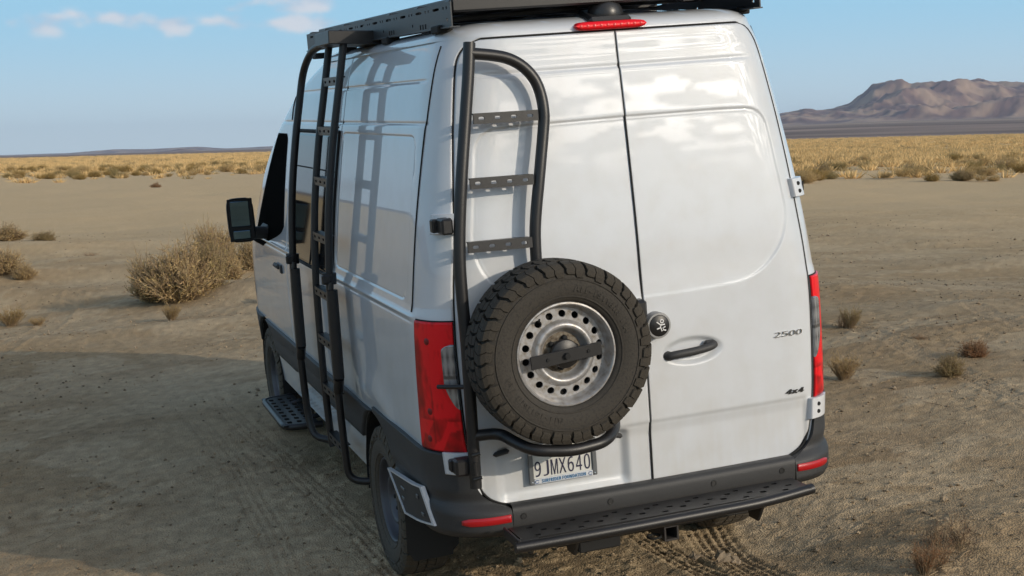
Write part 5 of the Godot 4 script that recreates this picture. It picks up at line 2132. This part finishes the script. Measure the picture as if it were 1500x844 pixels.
func build_litter() -> void:
	# clods, pebbles and broken twigs on the bare ground
	var rng := RandomNumberGenerator.new()
	rng.seed = 9
	var rock := MB.new()
	var sp := SphereMesh.new()
	sp.radius = 0.5
	sp.height = 0.8
	sp.radial_segments = 7
	sp.rings = 4
	var ra := sp.get_mesh_arrays()
	var rv: PackedVector3Array = ra[Mesh.ARRAY_VERTEX]
	var ri: PackedInt32Array = ra[Mesh.ARRAY_INDEX]
	var crook := func(q: Vector3) -> Vector3:
		return q * (1.0 + 0.30 * sin(q.x * 9.0 + q.z * 7.0 + 1.0) + 0.22 * cos(q.y * 11.0 + q.x * 5.0) + 0.15 * sin(q.z * 17.0))
	for k in range(0, ri.size(), 3):
		var pa: Vector3 = crook.call(rv[ri[k]])
		var pb: Vector3 = crook.call(rv[ri[k + 1]])
		var pc: Vector3 = crook.call(rv[ri[k + 2]])
		var fn := (pb - pa).cross(pc - pa)
		if fn.length() > 1e-7:
			rock.tri(pa, pb, pc, fn.normalized() * (1.0 if fn.dot(pa + pb + pc) > 0.0 else -1.0))
	var list: Array = []
	var cols: Array = []
	for k in 34000:
		var a := rng.randf_range(-4.0, 41.0)
		var r := 4.6 * pow(9.0, pow(rng.randf(), 1.2))
		var x := -2.64 + sin(deg_to_rad(a)) * r
		var z := 5.83 - cos(deg_to_rad(a)) * r
		if n_patch.get_noise_2d(x * 2.0, z * 2.0) < rng.randf_range(-0.5, 0.35):
			continue
		var s := 0.006 + 0.020 * pow(rng.randf(), 5.0) + 0.03 * (1.0 if rng.randf() < 0.004 else 0.0)
		s *= 1.0 + r * 0.02
		list.append(Transform3D(Basis.from_euler(Vector3(rng.randf() * 0.6, rng.randf() * TAU, rng.randf() * 0.6)).scaled(Vector3(s, s * 0.75, s * rng.randf_range(0.8, 1.4))), Vector3(x, height(x, z) + near_relief(x, z, r) + track_relief(x, z).x + s * 0.15, z)))
		var t := rng.randf_range(0.40, 1.15)
		cols.append(Color(0.33 * t, 0.25 * t, 0.16 * t))
	var mm := MultiMesh.new()
	mm.transform_format = MultiMesh.TRANSFORM_3D
	mm.use_colors = true
	mm.mesh = rock.mesh()
	mm.instance_count = list.size()
	for k in list.size():
		mm.set_instance_transform(k, list[k])
		mm.set_instance_color(k, cols[k])
	var gm := mat(1, 1, 1, 0.95)
	gm.vertex_color_use_as_albedo = true
	var mi := MultiMeshInstance3D.new()
	mi.name = "pebbles"
	mi.multimesh = mm
	mi.material_override = gm
	mi.set_meta("kind", "stuff")
	tag(mi, "crumbs of dry earth and small pebbles strewn over the bare ground", "pebbles")
	add_child(mi, true)
	var tw := MB.new()
	for k in 900:
		var a := rng.randf_range(-4.0, 41.0)
		var r := 4.8 * pow(4.0, rng.randf())
		var x := -2.64 + sin(deg_to_rad(a)) * r
		var z := 5.83 - cos(deg_to_rad(a)) * r
		if k >= 260:
			var sh: Array = SHRUBS[k % 25]
			x = sh[2] + rng.randfn() * sh[4] * 0.55
			z = sh[3] + rng.randfn() * sh[4] * 0.55
			r = Vector2(x + 2.64, z - 5.83).length()
		var w := rng.randf() * TAU
		var l := rng.randf_range(0.012, 0.05) * (2.2 if k % 13 == 0 else 1.0)
		var pts: Array = []
		for s in 3:
			var xx := x + cos(w) * l * (s - 1) + rng.randfn() * 0.2 * l
			var zz := z + sin(w) * l * (s - 1) + rng.randfn() * 0.2 * l
			pts.append(Vector3(xx, height(xx, zz) + near_relief(xx, zz, r) + track_relief(xx, zz).x + 0.004 + 0.006 * rng.randf(), zz))
		var t := rng.randf_range(0.5, 1.3)
		tw.col = Color(0.30 * t, 0.22 * t, 0.13 * t)
		tw.tube(pts, rng.randf_range(0.0010, 0.0022), 4)
	var tm := put("dry_twigs", tw, gm, self)
	tm.set_meta("kind", "stuff")
	tag(tm, "broken dry twigs and straw scattered on the bare ground", "twigs")
	# a few larger clods by the rear step and beside the front wheel
	for q in [[0.62, -0.62, 0.075, "pale clod of dry earth lying on the ground right of the rear step"], [0.50, -0.70, 0.05, "small dark clod beside the pale clod right of the rear step"], [0.10, -12.3, 0.16, "crumbled earth clod on the low bank ahead of the front wheel"], [0.45, -12.0, 0.11, "smaller earth clod at the right end of the low bank ahead of the van"]]:
		var m := MB.new()
		m.add_mesh(rock.mesh(), Transform3D(Basis.from_euler(Vector3(0.3, q[0] * 7.0, 0.2)).scaled(Vector3.ONE * q[2] * 1.5), Vector3(0, q[2] * 0.25, 0)))
		m.add_mesh(rock.mesh(), Transform3D(Basis.from_euler(Vector3(0.1, q[0] * 3.0, 0.5)).scaled(Vector3.ONE * q[2]), Vector3(q[2] * 0.9, q[2] * 0.15, q[2] * 0.3)))
		var o := put("earth_clod", m, mat(0.26, 0.205, 0.145, 0.95), self)
		o.position = Vector3(q[0], height(q[0], q[1]), q[1])
		tag(o, q[3], "clod", "larger clods of earth")

# ---------------------------------------------------------------- sky
func build_sky() -> Sky:
	var w := 1024
	var h := 512
	var fwd := 18.44
	var sun_dir := SUN.normalized()
	var n1 := noise(51, 1.0, 5)
	var n2 := noise(52, 0.35, 3)
	var n3 := noise(57, 19.0, 5)
	var shade := func(dir: Vector3, fine: bool) -> Color:
		var e := maxf(dir.y, 0.0)
		var t := pow(clampf(e, 0.0, 1.0), 0.42)
		var base: Vector3
		if e < 0.105:
			base = Vector3(0.70, 0.87, 0.97).lerp(Vector3(0.42, 0.77, 1.03), smoothstep(0.0, 0.105, e))
		else:
			base = Vector3(0.42, 0.77, 1.03).lerp(Vector3(0.235, 0.35, 0.55), smoothstep(0.105, 0.70, e))
		var cs := dir.dot(sun_dir)
		base += Vector3(0.75, 0.58, 0.36) * (0.50 * pow(maxf(cs, 0.0), 10.0) + 3.0 * pow(maxf(cs, 0.0), 200.0)) * smoothstep(-0.02, 0.12, e + 0.05)
		# a flat layer of broken cloud, seen at a slant
		var q := dir / (e + 0.10)
		var cov := n2.get_noise_2d(q.x, q.z) * 0.4 + n1.get_noise_2d(q.x * 2.8, q.z * 2.8) * 1.0
		var want := lerpf(0.30, 0.0, smoothstep(0.2, 0.9, cs))
		var a := smoothstep(want, want + 0.16, cov) * smoothstep(0.10, 0.22, e) * 0.9
		if fine:
			a = 0.0
		var cloud := Vector3(0.74, 0.72, 0.74).lerp(Vector3(2.6, 2.3, 1.95), pow(maxf(cs, 0.0), 5.0))
		cloud += Vector3(15.0, 14.5, 13.8) * pow(maxf(cs, 0.0), 32.0)
		base = base.lerp(cloud, a)
		# small puffs low ahead, left of the van
		var az := rad_to_deg(atan2(dir.x, -dir.z))
		var el := rad_to_deg(asin(clampf(dir.y, -1, 1)))
		var low := exp(-pow((el - 5.15 + 0.02 * az) / 0.45, 2.0)) * 0.85
		low = maxf(low, exp(-pow((el - 5.75) / 0.42, 2.0)) * smoothstep(6.5, 8.0, az) * smoothstep(15.0, 13.0, az))
		if low > 0.02 and absf(angle_difference(deg_to_rad(az), deg_to_rad(9.0))) < 0.9:
			var v := n3.get_noise_3d(dir.x * 1.0, dir.y * 2.3, dir.z * 1.0) * 0.9 + 0.22 * sin(az * 1.35 + 0.4)
			low *= smoothstep(16.0, 13.0, az) * smoothstep(-8.0, -3.0, az)
			var b := smoothstep(0.02, 0.50, v + low * 0.70 - 0.30) * 0.62 * smoothstep(0.0, 0.2, low)
			var lit := smoothstep(-0.35, 0.35, n3.get_noise_3d(dir.x, dir.y * 2.3 - 0.018, dir.z) * -1.0 + v)
			base = base.lerp(Vector3(0.70, 0.72, 0.84).lerp(Vector3(1.02, 0.93, 0.94), lit), b)
		return Color(base.x, base.y, base.z)
	var im := Image.create(w, h, false, Image.FORMAT_RGBF)
	for j in h / 2 + 2:
		var el := PI * 0.5 - PI * (j + 0.5) / h
		for i in w:
			var lon := TAU * (i + 0.5) / w
			# Godot's panorama: the first column looks down -z, columns run towards +x
			im.set_pixel(i, j, shade.call(Vector3(sin(lon) * cos(el), sin(el), -cos(lon) * cos(el)), false))
	for j in range(h / 2 + 2, h):
		for i in w:
			im.set_pixel(i, j, Color(0.24, 0.20, 0.155))
	im.resize(4096, 2048, Image.INTERPOLATE_CUBIC)
	for j in range(2048 / 2 - 170, 2048 / 2):
		var el := PI * 0.5 - PI * (j + 0.5) / 2048.0
		for i0 in range(int((fwd - 34.0) / 360.0 * 4096), int((fwd + 26.0) / 360.0 * 4096)):
			var i := posmod(i0, 4096)
			var lon := TAU * (i0 + 0.5) / 4096.0
			im.set_pixel(i, j, shade.call(Vector3(sin(lon) * cos(el), sin(el), -cos(lon) * cos(el)), false))
	var pm := PanoramaSkyMaterial.new()
	im.convert(Image.FORMAT_RGBH)
	pm.panorama = ImageTexture.create_from_image(im)
	pm.energy_multiplier = 1.0
	var s := Sky.new()
	s.sky_material = pm
	return s

# ---------------------------------------------------------------- places read from the photograph
const SUN := Vector3(0.553 * 0.9483, 0.3173, 0.833 * 0.9483)
const TRACKS := [
	[[[-1.99, -12.01], [-1.64, -9.49], [-1.46, -7.71], [-1.3, -6.06], [-1.2, -4.64], [-1.11, -3.5], [-1.03, -2.26], [-0.98, -1.2]], 0.115, 0.010, 0.4],
	[[[-2.9, -11.6], [-2.27, -10.66], [-1.9, -8.72], [-1.68, -6.98], [-1.55, -5.64], [-1.48, -4.21], [-1.46, -3.0], [-1.5, -1.5], [-1.7, 0.5]], 0.105, 0.007, 0.35],
	[[[0.86, -1.4], [0.72, -0.85], [0.66, -0.40], [0.66, 0.1], [0.72, 0.9]], 0.130, 0.018, 0.2],
	[[[0.40, -1.5], [0.40, -0.85], [0.44, -0.40], [0.48, 0.1], [0.55, 0.9]], 0.105, 0.018, 0.2],
	[[[-0.98, -1.2], [-1.02, -0.6], [-1.06, 0.4], [-1.2, 1.8]], 0.115, 0.016, 0.25],
	[[[4.55, -5.85], [4.26, -4.32], [4.0, -3.0], [3.6, -1.5], [3.0, 0.5]], 0.12, 0.014, 0.6],
	[[[6.3, -6.6], [5.6, -4.6], [5.2, -3.2], [4.7, -1.7], [4.1, 0.2]], 0.12, 0.013, 0.6],
	[[[2.1, -2.9], [2.35, -2.1], [2.7, -1.5], [3.4, -0.8], [4.2, -0.4]], 0.11, 0.010, 0.5],
	[[[-2.2, -16.5], [-2.5, -13.5], [-3.0, -11.2], [-3.6, -9.0]], 0.16, 0.020, 0.4]]
const SHRUBS := [
	["sage", "straw", -0.94, -13.43, 1.15, 0.84, 0.3, "large round dry shrub on the sandy mound ahead of the door mirror"],
	["sage2", "straw", -1.22, -13.75, 0.80, 0.72, 1.9, "smaller bush leaning out of the left side of the large round shrub"],
	["sage2", "olive", -0.55, -13.75, 0.75, 0.80, 4.1, "greyish bush grown into the right side of the large round shrub"],
	["sage", "straw", 0.05, -16.6, 0.75, 0.62, 0.8, "bush between the large round shrub and the one behind the door mirror"],
	["sage2", "straw", 0.26, -19.27, 0.95, 0.80, 2.2, "dry shrub half hidden by the door mirror behind the large round one"],
	["sage", "straw", 0.78, -18.6, 0.75, 0.55, 5.0, "low shrub between the door mirror and the van's cab"],
	["tuft", "gold", -1.18, -11.8, 0.30, 0.27, 0.9, "small bright yellow tuft at the foot of the large round shrub"],
	["sage2", "straw", -3.25, -19.59, 0.85, 0.52, 0.5, "spreading dry shrub cut by the left edge of the view"],
	["sage", "straw", -2.95, -19.1, 0.45, 0.30, 3.3, "small bush at the right of the spreading shrub at the left edge"],
	["sage", "straw", -3.6, -32.5, 1.5, 0.45, 1.2, "low wide shrub farther back at the left edge"],
	["sage2", "olive", -2.6, -32.9, 0.8, 0.32, 3.9, "small low bush to the right of the low wide shrub far left"],
	["tuft", "gold", -3.08, -13.4, 0.50, 0.30, 2.6, "thin pale grass tuft near the shadow's edge at the far left"],
	["tuft", "straw", -2.75, -13.1, 0.30, 0.14, 4.6, "flattened straw tuft right of the thin pale tuft at the far left"],
	["sage", "rust", 4.28, -84.66, 0.75, 0.38, 0.2, "lone small bush out on the bare pan left of the van"],
	["sparse", "rust", -1.63, -25.6, 0.5, 0.12, 1.0, "flat dead weed on the pan between the left shrubs and the mound"],
	["tuft", "olive", 4.46, -5.52, 0.28, 0.25, 1.4, "grey-green tuft right of the van level with the tail lamp's top"],
	["sparse", "rust", 4.42, -5.60, 0.22, 0.16, 3.1, "bare brown twigs on the left of the grey-green tuft by the tail lamp"],
	["sparse", "rust", 4.54, -4.52, 0.22, 0.06, 0.7, "flat brown weed between the two tufts right of the van"],
	["sage2", "rust", 4.50, -3.75, 0.30, 0.17, 2.9, "low rusty-brown bush right of the van near the right edge"],
	["sage", "olive", 3.90, -3.23, 0.24, 0.19, 5.2, "small green bush just below the rusty one right of the van"],
	["tuft", "straw", 3.22, -3.64, 0.34, 0.26, 0.4, "pale straw tuft close beside the van's right tail lamp"],
	["sparse", "dark", 1.62, 0.02, 0.24, 0.20, 1.8, "dark purplish dead weed at the bottom right"],
	["sparse", "dark", 1.52, -0.06, 0.15, 0.15, 4.4, "small dark sprig on the left of the dark purplish weed"],
	["tuft", "rust", 1.28, 0.21, 0.19, 0.20, 0.6, "orange-brown tuft at the bottom edge right of the rear step"],
	["sparse", "rust", 1.38, 0.16, 0.20, 0.21, 3.7, "open orange twigs on the right of the orange-brown tuft"],
	["sage", "olive", 38.56, -62.87, 1.4, 0.70, 0.3, "round olive bush nearest the van at the front of the right plain"],
	["sage2", "olive", 40.89, -57.84, 1.1, 0.78, 2.3, "upright olive bush standing alone at the front of the right plain"],
	["sage", "olive", 38.19, -49.88, 1.3, 0.55, 4.3, "nearest dark olive bush on the right plain's front edge"],
	["tuft", "straw", 49.59, -61.5, 1.6, 0.80, 1.3, "pale tall bush near the right edge at the front of the plain"]]

func _ready() -> void:
	var cam := Camera3D.new()
	cam.name = "camera"
	cam.transform = Transform3D(Basis(Vector3(0.94762, -0.02387, 0.31851), Vector3(0.05492, 0.99453, -0.08888), Vector3(-0.31464, 0.10172, 0.94374)).orthonormalized(), Vector3(-2.6401, 2.1785, 5.8283))
	cam.fov = 23.12
	cam.near = 0.1
	cam.far = 40000.0
	add_child(cam)
	cam.current = true
	var env := Environment.new()
	env.background_mode = Environment.BG_SKY
	env.sky = build_sky()
	env.tonemap_mode = Environment.TONE_MAPPER_LINEAR
	env.tonemap_exposure = 0.82
	env.fog_enabled = true
	env.fog_density = 0.00004
	env.fog_light_color = Color(0.80, 0.86, 0.95)
	env.sdfgi_enabled = true
	env.ssao_enabled = true
	env.ssil_enabled = true
	var we := WorldEnvironment.new()
	we.name = "environment"
	we.environment = env
	add_child(we)
	var sun := DirectionalLight3D.new()
	sun.name = "sun"
	sun.basis = Basis.looking_at(-SUN, Vector3.UP)
	sun.light_energy = 0.88
	sun.light_color = Color(1.0, 0.94, 0.85)
	sun.light_angular_distance = 0.6
	sun.shadow_enabled = true
	add_child(sun)

	make_materials()
	shape_tables()
	build_land()
	build_mountains()

	var van := thing("camper_van", "white high-roof camper van with spare wheel and black ladders parked on dirt", "van")
	van.basis = Basis(Vector3(0.99807, 0.06208, 0.00078), Vector3(-0.06208, 0.99775, 0.02519), Vector3(0.00078, -0.02519, 0.99968)).orthonormalized()
	build_body(van)
	build_doors(van)
	build_lamps(van)
	build_bumper(van)
	build_side(van)
	build_wheels(van)
	build_ladders(van)
	build_rack(van)
	build_rear_step(van)

	build_plants()
	build_litter()
